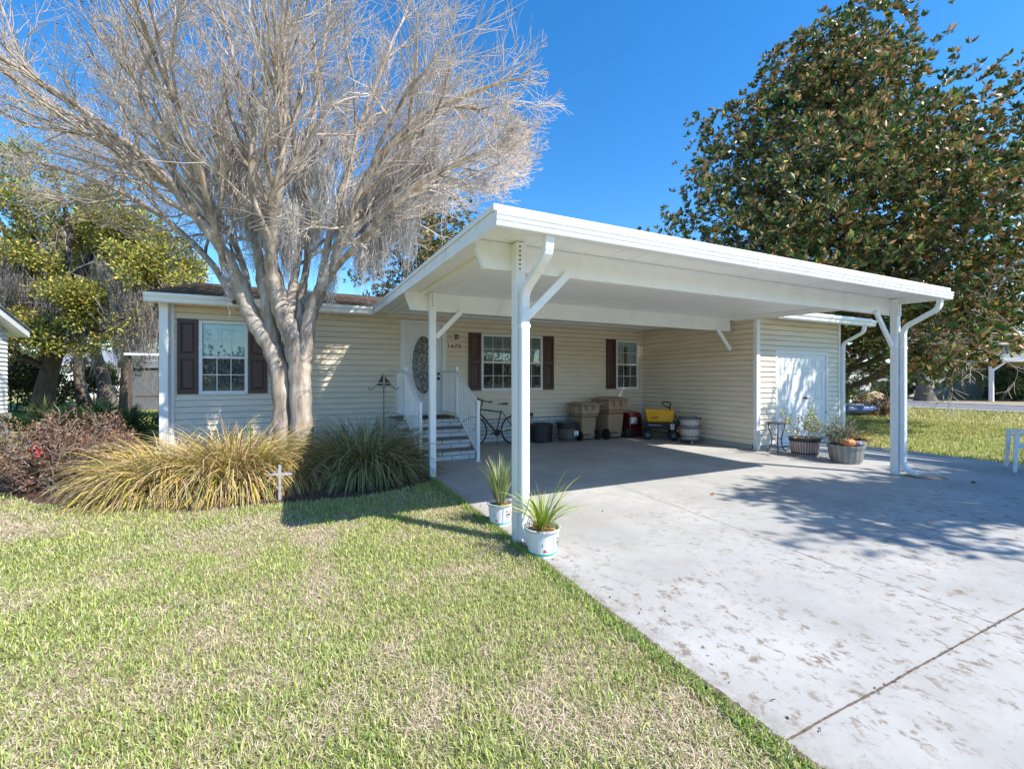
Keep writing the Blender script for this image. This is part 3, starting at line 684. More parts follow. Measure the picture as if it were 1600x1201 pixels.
mb = MB(); mb.prism([(5.93,2.925),(6.42,2.925),(6.42,2.94),(5.93,2.94)], 'x', 8.92, 12.42); mb.build('soffit', 'white_soffit', sh)
mb = MB(); mb.prism([(5.88,2.945),(8.2,3.08),(10.5,2.945),(10.5,2.985),(8.2,3.12),(5.88,2.985)], 'x', 9.31, 12.46); mb.build('roof', 'white_metal', sh)
mb = MB(); mb.prism([(5.925,2.80),(5.83,2.80),(5.815,2.82),(5.815,2.86),(5.79,2.90),(5.79,2.94),(5.925,2.94)], 'x', 9.0, 12.47); mb.build('gutter', 'white_metal', sh)
mb = MB(); a, b, c_, d = sdoor; mb.box(a-.05,a+.02,6.375,6.42,c_,d+.05); mb.box(b-.02,b+.05,6.375,6.42,c_,d+.05); mb.box(a+.02,b-.02,6.375,6.42,d-.02,d+.05); mb.box(a+.02,b-.02,6.36,6.42,c_-.03,c_+.015); mb.build('door_frame', 'white_trim', sh, bevel=.004)
mid = (a+b)/2
for u, v in ((a+.022,mid-.004),(mid+.004,b-.022)):
    mb = MB(); y = 6.40; mb.box(u,v,y,y+.03,c_+.018,d-.022)
    w = (v-u); cols = [(u+.12,u+w/2-.05),(u+w/2+.05,v-.12)]; rows = [(c_+.22,c_+.85),(c_+1.0,c_+1.62),(c_+1.72,d-.13)]
    for p0, p1 in cols:
        for q0, q1 in rows:
            i = .03
            mb.add([(p0,y-.0005,q0),(p1,y-.0005,q0),(p1,y-.0005,q1),(p0,y-.0005,q1),(p0+i/2,y-.01,q0+i/2),(p1-i/2,y-.01,q0+i/2),(p1-i/2,y-.01,q1-i/2),(p0+i/2,y-.01,q1-i/2),(p0+i,y-.002,q0+i),(p1-i,y-.002,q0+i),(p1-i,y-.002,q1-i),(p0+i,y-.002,q1-i)],
                   [(0,1,5,4),(1,2,6,5),(2,3,7,6),(3,0,4,7),(4,5,9,8),(5,6,10,9),(6,7,11,10),(7,4,8,11)])
    dd = mb.build('door', 'door_paint', sh)
    if u > mid: 
        mb = MB(); mb.tube([(u+.07,6.40,1.10),(u+.07,6.34,1.10)], .025, 12); mb.bar((u+.04,6.335,1.10),(u+.17,6.335,1.095), .018,.02); mb.build('handle', 'bronze', dd)
downspout(12.10, 5.88, 2.80, 6.34, sh)

# ------------------------------------------------------------------ front steps
st = thing('front_steps', 'white brick front steps with brown treads and white railings leading to the door', 'steps', (2.4,9,0))
sb = MB(); tb = MB(); fronts = [8.05,8.33,8.61,8.89]
for k, y in enumerate(fronts):
    y2 = (fronts+[9.945])[k+1]
    sb.box(1.76,3.04,y,9.945,k*.18+(0 if k == 0 else -.014),(k+1)*.18-.014)
    tb2 = MB(); tb2.box(1.73,3.07,y-.03,y2+.0 if k < 3 else 9.94,(k+1)*.18-.013,(k+1)*.18+.004); tb2.build('tread' if k < 3 else 'landing', 'tread_brown', st, bevel=.004)
sb.build('brick_steps', 'white_brick', st)
def railing(x):
    mb = MB(); mb.bar((x,9.0,1.715),(x,9.945,1.715),.045,.04); mb.bar((x,7.75,1.06),(x,9.0,1.715),.045,.04)
    r = mb.build('handrail', 'white_metal', st, bevel=.006)
    mb = MB(); mb.bar((x,9.02,.80),(x,9.945,.80),.03,.03); mb.bar((x,7.77,.16),(x,8.98,.80),.03,.03); mb.build('bottom_rail', 'white_metal', r)
    for y, z0, z1 in ((7.75,0,1.12),(9.0,.72,1.79)):
        mb = MB(); mb.box(x-.027,x+.027,y-.027,y+.027,z0,z1); mb.box(x-.05,x+.05,y-.05,y+.05,z0,z0+.008); mb.box(x-.03,x+.03,y-.03,y+.03,z1,z1+.012); mb.build('post', 'white_metal', r)
    for i in range(1, 8):
        y = 9.0+i*.118; mb = MB(); mb.box(x-.009,x+.009,y-.009,y+.009,.80,1.70); mb.build('baluster', 'white_metal', r)
    for i in range(1, 11):
        y = 7.75+i*.1136; z = (y-7.75)/1.25; mb = MB(); mb.box(x-.009,x+.009,y-.009,y+.009,.16+z*.64,1.05+z*.655); mb.build('baluster', 'white_metal', r)
railing(1.90); railing(2.99)
mb = MB(); mb.box(2.15,2.85,9.0,9.5,.725,.74); tag(mb.build('door_mat', 'mat_dark', bevel=.004), 'dark brown door mat on the top landing of the front steps', 'mat')

# ------------------------------------------------------------------ things under the carport
def roll_cart(loc, rz, k, label, mark_label):
    t = thing('wheeled_bin', label, 'bin', loc, rz, 'tan wheeled bins'); B = lambda mb, n, m, par=t, **kw: mb.build(n, m, par, world=False, **kw)
    w, d, h = .56*k, .66*k, .98*k
    mb = MB(); mb.frustum(0, 0, .03, h*.60, w*.74, d*.62, w*.86, d*.78); mb.frustum(0, 0, h*.60-.001, h*.68, w*.86, d*.78, w*1.0, d*.96); mb.frustum(0, 0, h*.68-.001, h*.93, w*1.0, d*.96, w*1.05, d*1.0)
    B(mb, 'body', 'tan_plastic', bevel=.045)
    mb = MB(); mb.box(-w*.56,w*.56,-d*.54,d*.54,h*.925,h*.96); mb.frustum(0,0,h*.958,h*1.0,w*1.0,d*.98,w*.7,d*.6)
    lid = B(mb, 'lid', 'tan_plastic', bevel=.012)
    mb = MB()
    for x in (-w*.3, w*.1): mb.box(x,x+.035*k,-d*.585,-d*.50,h*.80,h*.955)
    mb.tube([(-w*.42,-d*.585,h*.935),(w*.42,-d*.585,h*.935)], .014*k, 8)
    B(mb, 'handle', 'tan_plastic', bevel=.004)
    for s in (-1, 1):
        x = s*w*.50
        mb = MB(); mb.tube([(x-.03,-d*.34,.125*k),(x+.03,-d*.34,.125*k)], .125*k, 24); wh = B(mb, 'wheel', 'rubber', bevel=.012)
        mb = MB(); mb.tube([(x+s*.031,-d*.34,.125*k),(x+s*.036,-d*.34,.125*k)], .06*k, 16); B(mb, 'hub', 'black_plastic', wh)
    mb = MB(); mb.tube([(-w*.5,-d*.34,.125*k),(w*.5,-d*.34,.125*k)], .012, 8); B(mb, 'axle', 'steel')
    # ribs near the foot, three bent arrows and a line of small lettering on the left side
    for i in range(3): mb = MB(); mb.box(-w*.25+i*.07*k,-w*.25+i*.07*k+.045*k,-d*.34-.012,-d*.30,h*.14,h*.17); B(mb, 'foot_rib', 'far_brown')
    mb = MB(); X = -w*.515
    for q in range(3):
        a0 = math.radians(90+120*q); pts = []
        for i in range(7):
            a = a0+math.radians(12)+math.radians(80)*i/6; pts.append((X-.006, -.02-d*.12+.055*k*math.cos(a), h*.80+.055*k*math.sin(a)))
        for p0, p1 in zip(pts[:-1], pts[1:]): mb.bar(p0, p1, .02*k, .004, up=(1,0,0))
        e = pts[-1]; a = a0+math.radians(104); c0 = (X-.006, -.02-d*.12+.055*k*math.cos(a), h*.80+.055*k*math.sin(a))
        mb.bar(e, c0, .036*k, .004, up=(1,0,0))
    for i in range(9): mb.box(X-.008,X-.003,-d*.12-.11*k+i*.022*k,-d*.12-.11*k+i*.022*k+.014*k,h*.705,h*.722)
    B(mb, 'recycling_mark', 'mark_white')
    return t
roll_cart((6.52,9.42,0), math.radians(2), .98, 'smaller tan wheeled bin with dark lid next to the brown barrel planter', '')
roll_cart((7.32,9.40,0), math.radians(4), 1.10, 'larger and taller tan wheeled bin with square lid next to the maroon cooler', '')
# black ribbed hose box
t = thing('hose_box', 'black rounded plastic hose box in front of the white brick skirting', 'hose box', (5.33,9.50,0))
mb = MB(); pr = [(.25,.0),(.265,.02),(.285,.36),(.295,.37),(.295,.40),(.27,.43),(.001,.44)]; mb.lathe(pr, (0,0,0), 36, 1.02, .82); mb.build('body', 'black_plastic', t, world=False)
mb = MB()
for i in range(22):
    a = 2*math.pi*i/22; mb.bar((.262*1.02*math.cos(a),.262*.82*math.sin(a),.03),(.284*1.02*math.cos(a),.284*.82*math.sin(a),.35),.03,.012, up=(math.cos(a),math.sin(a),0))
mb.build('rib', 'black_plastic', t, world=False)
mb = MB(); mb.lathe([(.30,.41),(.30,.425),(.22,.465),(.001,.475)], (0,0,0), 36, 1.02, .82); mb.build('lid', 'black_plastic', t, world=False, smooth=False)
# brown barrel planter with a dark liner
def tub(name, label, cat, loc, r, h, mat, band='black_plastic', rim=None, group=None, rz=0, soil_z=.85, bands=((.13,.05),(.78,.2))):
    t = thing(name, label, cat, loc, rz, group)
    rr = lambda a: r*(.80+.2*a) if True else r
    mb = MB(); mb.lathe([(rr(0),0)]+[(rr(a)*(1+.03*math.sin(math.pi*a)), h*a) for a in (.1,.25,.4,.55,.7,.85,1.0)]+[(r*.93,h),(r*.88,h*soil_z),(.001,h*soil_z)], (0,0,0), 48); mb.build('barrel', mat, t, world=False)
    for z0, hh in bands:
        f = lambda a: rr(a)*(1+.03*math.sin(math.pi*a)); mb = MB(); mb.lathe([(f(z0)+.001,h*z0),(f(z0)+.009,h*z0),(f(z0+hh)+.009,h*(z0+hh)),(f(z0+hh)+.001,h*(z0+hh))], (0,0,0), 48, cap=False); mb.build('hoop', band, t, world=False)
    mb = MB(); mb.lathe([(rr(1)*.93,h*.96),(rr(1)+.012,h*.96),(rr(1)+.014,h+.008),(rr(1)*.93,h+.008),(rr(1)*.93,h*.9)], (0,0,0), 48, cap=False); mb.build('rim', rim or band, t, world=False)
    return t
t = tub('barrel_planter', 'brown barrel planter with wide black rim and a small white sticker beside the hose box', 'planter', (5.98,9.33,0), .27, .46, 'barrel_brown', bands=((.12,.06),(.70,.28)))
mb = MB(); mb.box(.02,.15,-.268,-.262,.16,.27); s_ = mb.build('price_sticker', 'mark_white', t, world=False)
mb = MB(); mb.box(.06,.10,-.2705,-.2685,.17,.21); mb.box(.03,.08,-.2705,-.2685,.24,.252); mb.build('print', 'paint_teal', s_, world=False)
# cooler
t = thing('wheeled_cooler', 'maroon ice chest with white side panel between the tan bin and the wagon', 'cooler', (7.98,9.38,0), math.radians(6))
mb = MB(); mb.prism([(-.24,.0),(.24,.0),(.25,.62),(-.20,.54)], 'x', -.22, .26); mb.build('body', 'maroon_plastic', t, world=False, bevel=.025)
mb = MB(); mb.prism([(-.21,.545),(.25,.625),(.25,.68),(-.15,.64)], 'x', -.215, .255); mb.build('lid', 'maroon_plastic', t, world=False, bevel=.02)
mb = MB(); mb.box(-.2,.01,-.262,-.20,.36,.53); mb.build('front_panel', 'grey_plastic', t, world=False, bevel=.006)
mb = MB(); mb.tube([(-.18,-.265,.12),(-.12,-.265,.12)], .1, 18); mb.build('wheel', 'rubber', t, world=False)
# wagon
wg = thing('garden_wagon', 'black poly garden wagon with four knobby tyres and a looped pull handle', 'wagon', (8.34,8.62,0), math.radians(-42))
mb = MB(); mb.frustum(0,0,.26,.44,.82,.40,.92,.50); mb.box(-.48,.48,-.265,.265,.425,.45); mb.build('tray', 'black_plastic', wg, world=False, bevel=.02)
mb = MB(); mb.box(.23,.33,-.258,-.25,.27,.42); mb.build('side_latch', 'grey_plastic', wg, world=False)
mb = MB()
for i in range(11): mb.box(-.28+i*.028,-.28+i*.028+.017,-.2615,-.255,.368,.368+(.026 if i == 0 else .015))
mb.build('side_lettering', 'mark_white', wg, world=False)
mb = MB(); mb.box(-.34,-.28,-.2,.2,.16,.26); mb.box(.28,.34,-.2,.2,.16,.26); mb.bar((-.3,0,.18),(.4,0,.18),.04,.04); mb.build('undercarriage', 'black_metal', wg, world=False)
for x in (-.31, .31):
    for y in (-.25, .25):
        mb = MB(); mb.tube([(x,y-.04,.125),(x,y-.028,.125),(x,y+.028,.125),(x,y+.04,.125)], [.095,.125,.125,.095], 22)
        for i in range(16):
            a = 2*math.pi*i/16; mb.bar((x+.126*math.cos(a),y-.034,.125+.126*math.sin(a)),(x+.126*math.cos(a),y+.034,.125+.126*math.sin(a)),.016,.01)
        w_ = mb.build('wheel', 'rubber', wg, world=False)
        mb = MB(); mb.tube([(x,y-.043,.125),(x,y+.043,.125)], .05, 14); mb.build('rim', 'far_grey', w_, world=False)
mb = MB(); mb.prism([(.36,.22),(.50,.20),(.53,.34),(.42,.36)], 'y', -.24, -.04); mb.build('yellow_hitch', 'yellow_plastic', wg, world=False, bevel=.01)
mb = MB(); mb.box(.40,.47,-.2425,-.2405,.27,.30); mb.build('hitch_print', 'black_plastic', wg, world=False)
mb = MB(); mb.tube([(.46,-.14,.30),(.42,-.14,.50),(.22,-.14,.79)], .013, 8)
mb.tube([(.22,-.14,.79),(.13,-.14,.85),(.03,-.15,.93),(.05,-.15,.955),(.14,-.14,.965),(.23,-.14,.955),(.24,-.14,.93),(.225,-.14,.86),(.22,-.14,.79)], .016, 8)
mb.build('pull_handle', 'black_metal', wg, world=False, smooth=True)
t = thing('storage_tote', 'yellow plastic tote riding on the black garden wagon', 'tote', (8.32,8.62,.451), math.radians(-42))
mb = MB(); w0, d0, w1, d1, H = .60, .32, .70, .42, .30
def ring4(w, d, z): return [(-w/2,-d/2,z),(w/2,-d/2,z),(w/2,d/2,z),(-w/2,d/2,z)]
mb.add(ring4(w0,d0,0)+ring4(w1,d1,H)+ring4(w1-.03,d1-.03,H)+ring4(w0-.03,d0-.03,.02), [(3,2,1,0)]+[(i,(i+1)%4,(i+1)%4+4,i+4) for i in range(4)]+[(i+4,(i+1)%4+4,(i+1)%4+8,i+8) for i in range(4)]+[(i+8,(i+1)%4+8,(i+1)%4+12,i+12) for i in range(4)]+[(12,13,14,15)])
for x in (-.2,-.07,.07,.2): mb.bar((x,-.163,.02),(x*1.1,-.212,H-.03),.05,.012, up=(0,1,0))
mb.box(-.365,.365,-.225,-.205,H-.03,H+.004); mb.box(-.365,.365,.205,.225,H-.03,H+.004)
tt = mb.build('tub', 'yellow_plastic', t, world=False, bevel=.008)
mb = MB(); mb.bar((-.20,-.198,.105),(-.04,-.198,.13),.02,.03, up=(0,0,1)); mb.build('tote_mark', 'tote_label', t, world=False)
mb = MB(); mb.ball((0,0,0), .075, 18); o = mb.build('ball', 'pumpkin_white', loc=(8.15,8.72,.80), smooth=True); tag(o, 'small white and lilac ball resting on the rim of the yellow tote', 'ball')
# dolly with two stacked pale tubs
t = thing('plant_dolly', 'low wooden plant dolly on castors beneath the stacked pale barrel tubs', 'dolly', (8.47,7.78,0), math.radians(10))
mb = MB()
for y in (-.17,-.06,.05,.16): mb.box(-.22,.22,y-.04,y+.04,.085,.105)
mb.build('deck', 'tread_brown', t, world=False)
for x in (-.2,.15):
    mb = MB(); mb.box(x,x+.05,-.2,.2,.065,.084); mb.build('bearer', 'black_metal', t, world=False)
for x in (-.18,.18):
    for y in (-.17,.17):
        mb = MB(); mb.tube([(x-.015,y,.032),(x+.015,y,.032)], .032, 16); mb.box(x-.02,x+.02,y-.012,y+.012,.04,.066); mb.build('castor', 'steel', t, world=False)
tub('barrel_tub', 'lower pale slatted barrel tub of the stacked pair on the dolly', 'tub', (8.47,7.78,.107), .24, .30, 'barrel_pale', 'far_grey', bands=((.18,.10),(.80,.14)), group='stacked pale barrel tubs')
tub('barrel_tub', 'upper pale barrel tub with dark open rim, top of the pair on the dolly', 'tub', (8.47,7.78,.345), .245, .28, 'barrel_pale', 'far_grey', rim='black_plastic', soil_z=.7, bands=((.80,.14),), group='stacked pale barrel tubs')
mb = MB(); mb.tube([(8.62,7.68,.63),(8.67,7.64,.65),(8.69,7.66,.62)], .02, 8); tag(mb.build('cloth_rag', 'white_plastic'), 'small white rag draped on the rim of the upper barrel tub', 'rag')

# bicycle leaning by the wall
bk = thing('bicycle', 'dark green bicycle with tan saddle and white pedal standing by the front steps', 'bicycle', (4.05,9.52,0))
def wheel_at(x):
    mb = MB(); mb.tube([(x+.335*math.cos(a),9.52,.335+.335*math.sin(a)-.0) for a in [2*math.pi*i/40 for i in range(41)]], .019, 8, cap=False); w_ = mb.build('wheel', 'rubber', bk, smooth=True)
    mb = MB(); mb.tube([(x+.312*math.cos(a),9.52,.335+.312*math.sin(a)) for a in [2*math.pi*i/40 for i in range(41)]], .009, 6, cap=False); mb.build('rim', 'steel', w_, smooth=True)
    mb = MB()
    for i in range(24):
        a = 2*math.pi*i/24; mb.tube([(x+.02*math.cos(a+.5),9.52+(.02 if i%2 else -.02),.335+.02*math.sin(a+.5)),(x+.305*math.cos(a),9.52,.335+.305*math.sin(a))], .0014, 3)
    mb.tube([(x,9.47,.335),(x,9.57,.335)], .016, 8); mb.build('spokes', 'steel', w_)
wheel_at(4.60); wheel_at(3.55)
bb, seatt, head, headl = (4.13,9.52,.29), (4.26,9.52,.80), (3.74,9.52,.84), (3.72,9.52,.74)
mb = MB(); 
for p, q, r in ((bb,seatt,.016),(headl,bb,.021),(head,(4.25,9.52,.76),.017),(head,headl,.02),(bb,(4.60,9.49,.335),.010),(bb,(4.60,9.55,.335),.010),(seatt,(4.60,9.49,.335),.009),(seatt,(4.60,9.55,.335),.009),(headl,(3.70,9.52,.66),.02),((3.70,9.47,.66),(3.55,9.47,.335),.013),((3.70,9.57,.66),(3.55,9.57,.335),.013),((3.70,9.47,.66),(3.70,9.57,.66),.016)):
    mb.tube([p,q], r, 10)
mb.build('frame', 'green_paint', bk, smooth=False)
mb = MB(); mb.tube([head,(3.755,9.52,.98),(3.78,9.47,1.03)], .013, 8); mb.tube([(3.55,9.20,1.10),(3.66,9.34,1.07),(3.78,9.47,1.03),(3.92,9.56,1.01),(4.05,9.66,1.0)], .012, 8)
hb = mb.build('handlebar', 'black_metal', bk, smooth=True)
for p, q in (((3.53,9.17,1.105),(3.60,9.26,1.085)),((3.99,9.61,1.005),(4.08,9.69,.995))):
    mb = MB(); mb.tube([p,q], .018, 10); mb.build('grip', 'rubber', hb)
mb = MB(); mb.tube([(3.62,9.27,1.07),(3.70,9.30,1.03)], .006, 6); mb.tube([(3.95,9.54,1.0),(3.93,9.48,.96)], .006, 6); mb.tube([(3.66,9.34,1.06),(3.70,9.30,1.12),(3.76,9.44,.98),(3.74,9.52,.85)], .004, 5); mb.build('brake_lever', 'black_metal', hb)
mb = MB(); mb.tube([seatt,(4.29,9.52,.93)], .013, 8); mb.build('seat_post', 'steel', bk)
mb = MB(); mb.lathe([(.001,-.03),(.07,-.028),(.085,.0),(.075,.025),(.001,.035)], (4.35,9.52,.955), 18, 1.1, 1.0); mb.lathe([(.001,-.02),(.03,-.018),(.034,.01),(.001,.02)], (4.23,9.52,.955), 12, 2.0, .8); mb.build('saddle', 'leather_tan', bk, smooth=True)
mb = MB(); mb.tube([(4.13,9.47,.29),(4.13,9.57,.29)], .022, 10); mb.tube([(4.13,9.47,.29),(4.13,9.475,.29)], .085, 22); mb.tube([(4.13,9.465,.29),(4.27,9.46,.35)], .010, 6); mb.tube([(4.13,9.58,.29),(3.99,9.59,.23)], .010, 6); mb.build('crank', 'black_metal', bk)
mb = MB(); mb.bar((4.22,9.42,.345),(4.34,9.42,.375),.07,.02); mb.build('pedal', 'white_plastic', bk); mb = MB(); mb.bar((3.93,9.63,.20),(4.03,9.63,.22),.07,.02); mb.build('pedal', 'white_plastic', bk)
mb = MB(); mb.tube([(4.13,9.47,.27),(4.09,9.36,.02)], .009, 6); mb.build('kickstand', 'black_metal', bk)

# small iron side table
tb_ = thing('iron_side_table', 'small ornate bronze iron side table by the white corner trim of the storage shed', 'side table', (9.08,6.02,0))
mb = MB(); mb.lathe([(.001,.60),(.19,.60),(.20,.608),(.20,.618),(.19,.625),(.001,.625)], (9.08,6.02,0), 32); mb.build('tabletop', 'bronze', tb_)
for q in range(3):
    a = math.radians(100+120*q); c_, s_ = math.cos(a), math.sin(a); pr = [(.17,.60),(.175,.50),(.13,.40),(.10,.28),(.11,.15),(.16,.05),(.20,.01)]
    mb = MB(); mb.tube([(9.08+r*c_,6.02+r*s_,z) for r, z in pr], .011, 8); mb.tube([(9.08+r*c_,6.02+r*s_,z) for r, z in [(.175,.58),(.14,.54),(.10,.50),(.13,.46),(.15,.50)]], .006, 6); mb.build('leg', 'bronze', tb_, smooth=True)
mb = MB(); mb.tube([(9.08+.10*math.cos(a),6.02+.10*math.sin(a),.28) for a in [2*math.pi*i/24 for i in range(25)]], .006, 6); mb.build('ring_stretcher', 'bronze', tb_)

# half barrel planters by the shed
pl1 = tub('barrel_planter', 'pink and brown striped half barrel planter with dark rim in front of the shed doors', 'planter', (9.16,5.50,0), .27, .36, 'barrel_pink', bands=((.14,.07),(.82,.12)))
pl2 = tub('barrel_planter', 'weathered grey half barrel planter holding pumpkins near the far right post', 'planter', (9.10,4.72,0), .285, .32, 'barrel_grey', 'barrel_grey', bands=((.22,.10),(.86,.1)), rim='barrel_grey')
for t_, r in ((pl1,.225),(pl2,.24)):
    h = .31 if t_ is pl1 else .275
    mb = MB(); mb.lathe([(.001,h+.012),(r*.5,h+.02),(r,h+.005),(r,h-.02)], (0,0,0), 24); mb.build('soil', 'soil', t_, world=False)
def pumpkin(loc, r, mat, label, cat):
    mb = MB(); n = 40; prof = [(math.sin(math.pi*i/14), -math.cos(math.pi*i/14)*.75) for i in range(15)]
    vs = []; 
    for a_, z in prof:
        for k in range(n):
            g = 2*math.pi*k/n; rr = max(a_,1e-4)*r*(1-.09*abs(math.sin(g*4.5))**.5*0-.07*(1-abs(math.cos(g*5)))); vs.append((rr*math.cos(g), rr*math.sin(g), z*r+(-.12*r*(1-a_) if z > 0 else 0)))
    fs = [(i*n+k, i*n+(k+1)%n, (i+1)*n+(k+1)%n, (i+1)*n+k) for i in range(14) for k in range(n)]
    t = thing('pumpkin', label, cat, loc, 0)
    mb.add(vs, fs); mb.build('fruit', mat, t, world=False, smooth=True)
    mb = MB(); mb.tube([(0,0,.55*r),(.01,0,.8*r),(.03,.01,.95*r)], [.018,.013,.015], 7); mb.build('stem', 'soil', t, world=False)
pumpkin((8.97,4.62,.385), .12, 'pumpkin_orange', 'faded orange pumpkin in the weathered grey half barrel', 'pumpkin')
pumpkin((9.24,4.57,.35), .10, 'pumpkin_white', 'blue white striped pumpkin lying in the weathered grey half barrel', 'pumpkin')

# garden flags: hook, cross, chair
hk = thing('shepherd_hook', 'black iron sailboat shepherd hook standing in the planting bed by the wall', 'garden hook', (1.41,8.6,0))
mb = MB(); mb.tube([(1.41,8.6,-.05),(1.41,8.6,1.40)], .008, 8)
for s in (-1,1): mb.tube([(1.41,8.6,1.38),(1.41+s*.05,8.6,1.42),(1.41+s*.13,8.6,1.425),(1.41+s*.20,8.6,1.36),(1.41+s*.25,8.6,1.335),(1.41+s*.275,8.6,1.365),(1.41+s*.265,8.6,1.395)], .007, 7)
mb.build('pole', 'black_metal', hk)
mb = MB(); mb.prism([(1.28,1.455),(1.30,1.425),(1.52,1.425),(1.545,1.455)], 'y', 8.596, 8.604); mb.build('boat_hull', 'black_metal', hk)
mb = MB(); mb.prism([(1.30,1.47),(1.40,1.47),(1.40,1.65)], 'y', 8.597, 8.603); mb.prism([(1.425,1.47),(1.53,1.47),(1.425,1.60)], 'y', 8.597, 8.603); mb.build('sail', 'black_metal', hk)
mb = MB(); mb.bar((-.25,6.41,-.04),(-.25,6.41,.44),.032,.02,up=(0,1,0)); mb.bar((-.385,6.405,.325),(-.255-.012,6.405,.32),.028,.018,up=(0,1,0)); mb.bar((-.233,6.405,.32),(-.11,6.405,.312),.028,.018,up=(0,1,0))
tag(mb.build('garden_cross', 'cross_silver'), 'small silver painted wooden cross stuck in the edge of the mulch', 'cross')
# white moulded plastic chair at the right edge
ch = thing('plastic_chair', 'white moulded plastic garden chair at the right end of the driveway', 'chair', (11.02,2.86,0), math.radians(205))
def CB(mb, n, m='white_plastic', par=ch, **kw): return mb.build(n, m, par, world=False, **kw)
mb = MB(); mb.box(-.26,.26,-.24,.24,.40,.43); CB(mb, 'seat', bevel=.015)
for x in (-.29,.29):
    for y in (-.27,.29):
        mb = MB(); xx = x*1.08; yy = y*1.12
        mb.add([(xx-.035,yy-.02,0),(xx+.035,yy-.02,0),(xx+.035,yy+.02,0),(xx-.035,yy+.02,0),(x-.05,y-.035,.64 if y < 0 else .45),(x+.03,y-.035,.64 if y < 0 else .45),(x+.03,y+.03,.64 if y < 0 else .45),(x-.05,y+.03,.64 if y < 0 else .45)], [(0,3,2,1),(4,5,6,7),(0,1,5,4),(1,2,6,5),(2,3,7,6),(3,0,4,7)]); CB(mb, 'leg', bevel=.01)
    mb = MB(); mb.prism([(-.31,.63),(.30,.66),(.30,.69),(-.31,.665)], 'x', x-.035, x+.035); CB(mb, 'armrest', bevel=.012)
mb = MB()
for i in range(7): mb.bar((-.21+i*.07,.24,.43),(-.23+i*.077,.36,.86),.035,.015,up=(0,1,0))
mb.bar((-.27,.36,.87),(.27,.36,.87),.03,.07); mb.bar((-.27,.24,.43),(-.27,.37,.86),.05,.025,up=(0,1,0)); mb.bar((.27,.24,.43),(.27,.37,.86),.05,.025,up=(0,1,0)); CB(mb, 'backrest', bevel=.006)

# two painted buckets planted with lemon grass
def painted_pot(loc, rz, label, wide):
    t = thing('planted_bucket', label, 'planter', loc, rz, 'painted bucket planters')
    r, h = (.155, .235) if wide else (.135, .225)
    mb = MB(); mb.lathe([(r*.80,0),(r*.96,h*.93),(r*1.04,h*.93),(r*1.05,h),(r*.95,h),(r*.90,h*.80),(.001,h*.82)], (0,0,0), 36); mb.build('bucket', 'white_plastic', t, world=False)
    rr = lambda z: r*(.80+.16*z/(h*.93))
    mb = MB(); mb.lathe([(rr(.02)+.001,.018),(rr(.02)+.002,.018),(rr(.034)+.002,.034),(rr(.034)+.001,.034)], (0,0,0), 36, cap=False); mb.build('painted_band', 'paint_teal', t, world=False)
    mb = MB(); mb.lathe([(r*1.045,h*.925),(r*1.07,h*.94),(r*1.07,h*1.0),(r*1.0,h*1.01)], (0,0,0), 36, cap=False); mb.build('rim', 'grey_plastic', t, world=False)
    def patch(mb, a0, a1, z0, z1):
        n = 4; vs = []
        for i in range(n+1):
            a = math.radians(a0+(a1-a0)*i/n); vs += [((rr(z0)+.0025)*math.cos(a),(rr(z0)+.0025)*math.sin(a),z0),((rr(z1)+.0025)*math.cos(a),(rr(z1)+.0025)*math.sin(a),z1)]
        mb.add(vs, [(2*i,2*i+2,2*i+3,2*i+1) for i in range(n)])
    cols = {'paint_navy': [(-62,-57,.105,.13),(-54,-50,.105,.132),(-47,-42,.105,.13),(-66,-60,.15,.163),(-58,-50,.15,.158)], 'paint_blue': [(-64,-43,.085,.095),(-66,-44,.07,.074),(-60,-48,.14,.145)], 'paint_red': [(-40,-36,.10,.165),(-37,-33,.13,.17),(-118,-113,.05,.075)], 'paint_pink': [(-112,-107,.052,.07),(-105,-100,.05,.06),(-41,-32,.08,.09)], 'paint_teal': [(-66,-40,.05,.056),(-124,-121,.10,.13)]}
    for m_, ps in cols.items():
        mb = MB()
        for q in ps: patch(mb, *q)
        mb.build('painted_figures', m_, t, world=False)
    mb = MB(); patch(mb, -82, -76, .03, .19); mb.build('painted_stroke', 'pumpkin_white', t, world=False)
    mb = MB(); mb.lathe([(.001,h*.86),(r*.5,h*.9),(r*.93,h*.86),(r*.93,h*.8)], (0,0,0), 18); mb.build('soil', 'rust_leaf', t, world=False)
    return t
pot1 = painted_pot((1.92,4.32,0), math.radians(-20), 'painted white bucket planter behind the left front carport post', False)
pot2 = painted_pot((1.93,3.42,0), math.radians(4), 'painted white bucket planter with spiky grass in front of the left front carport post', True)

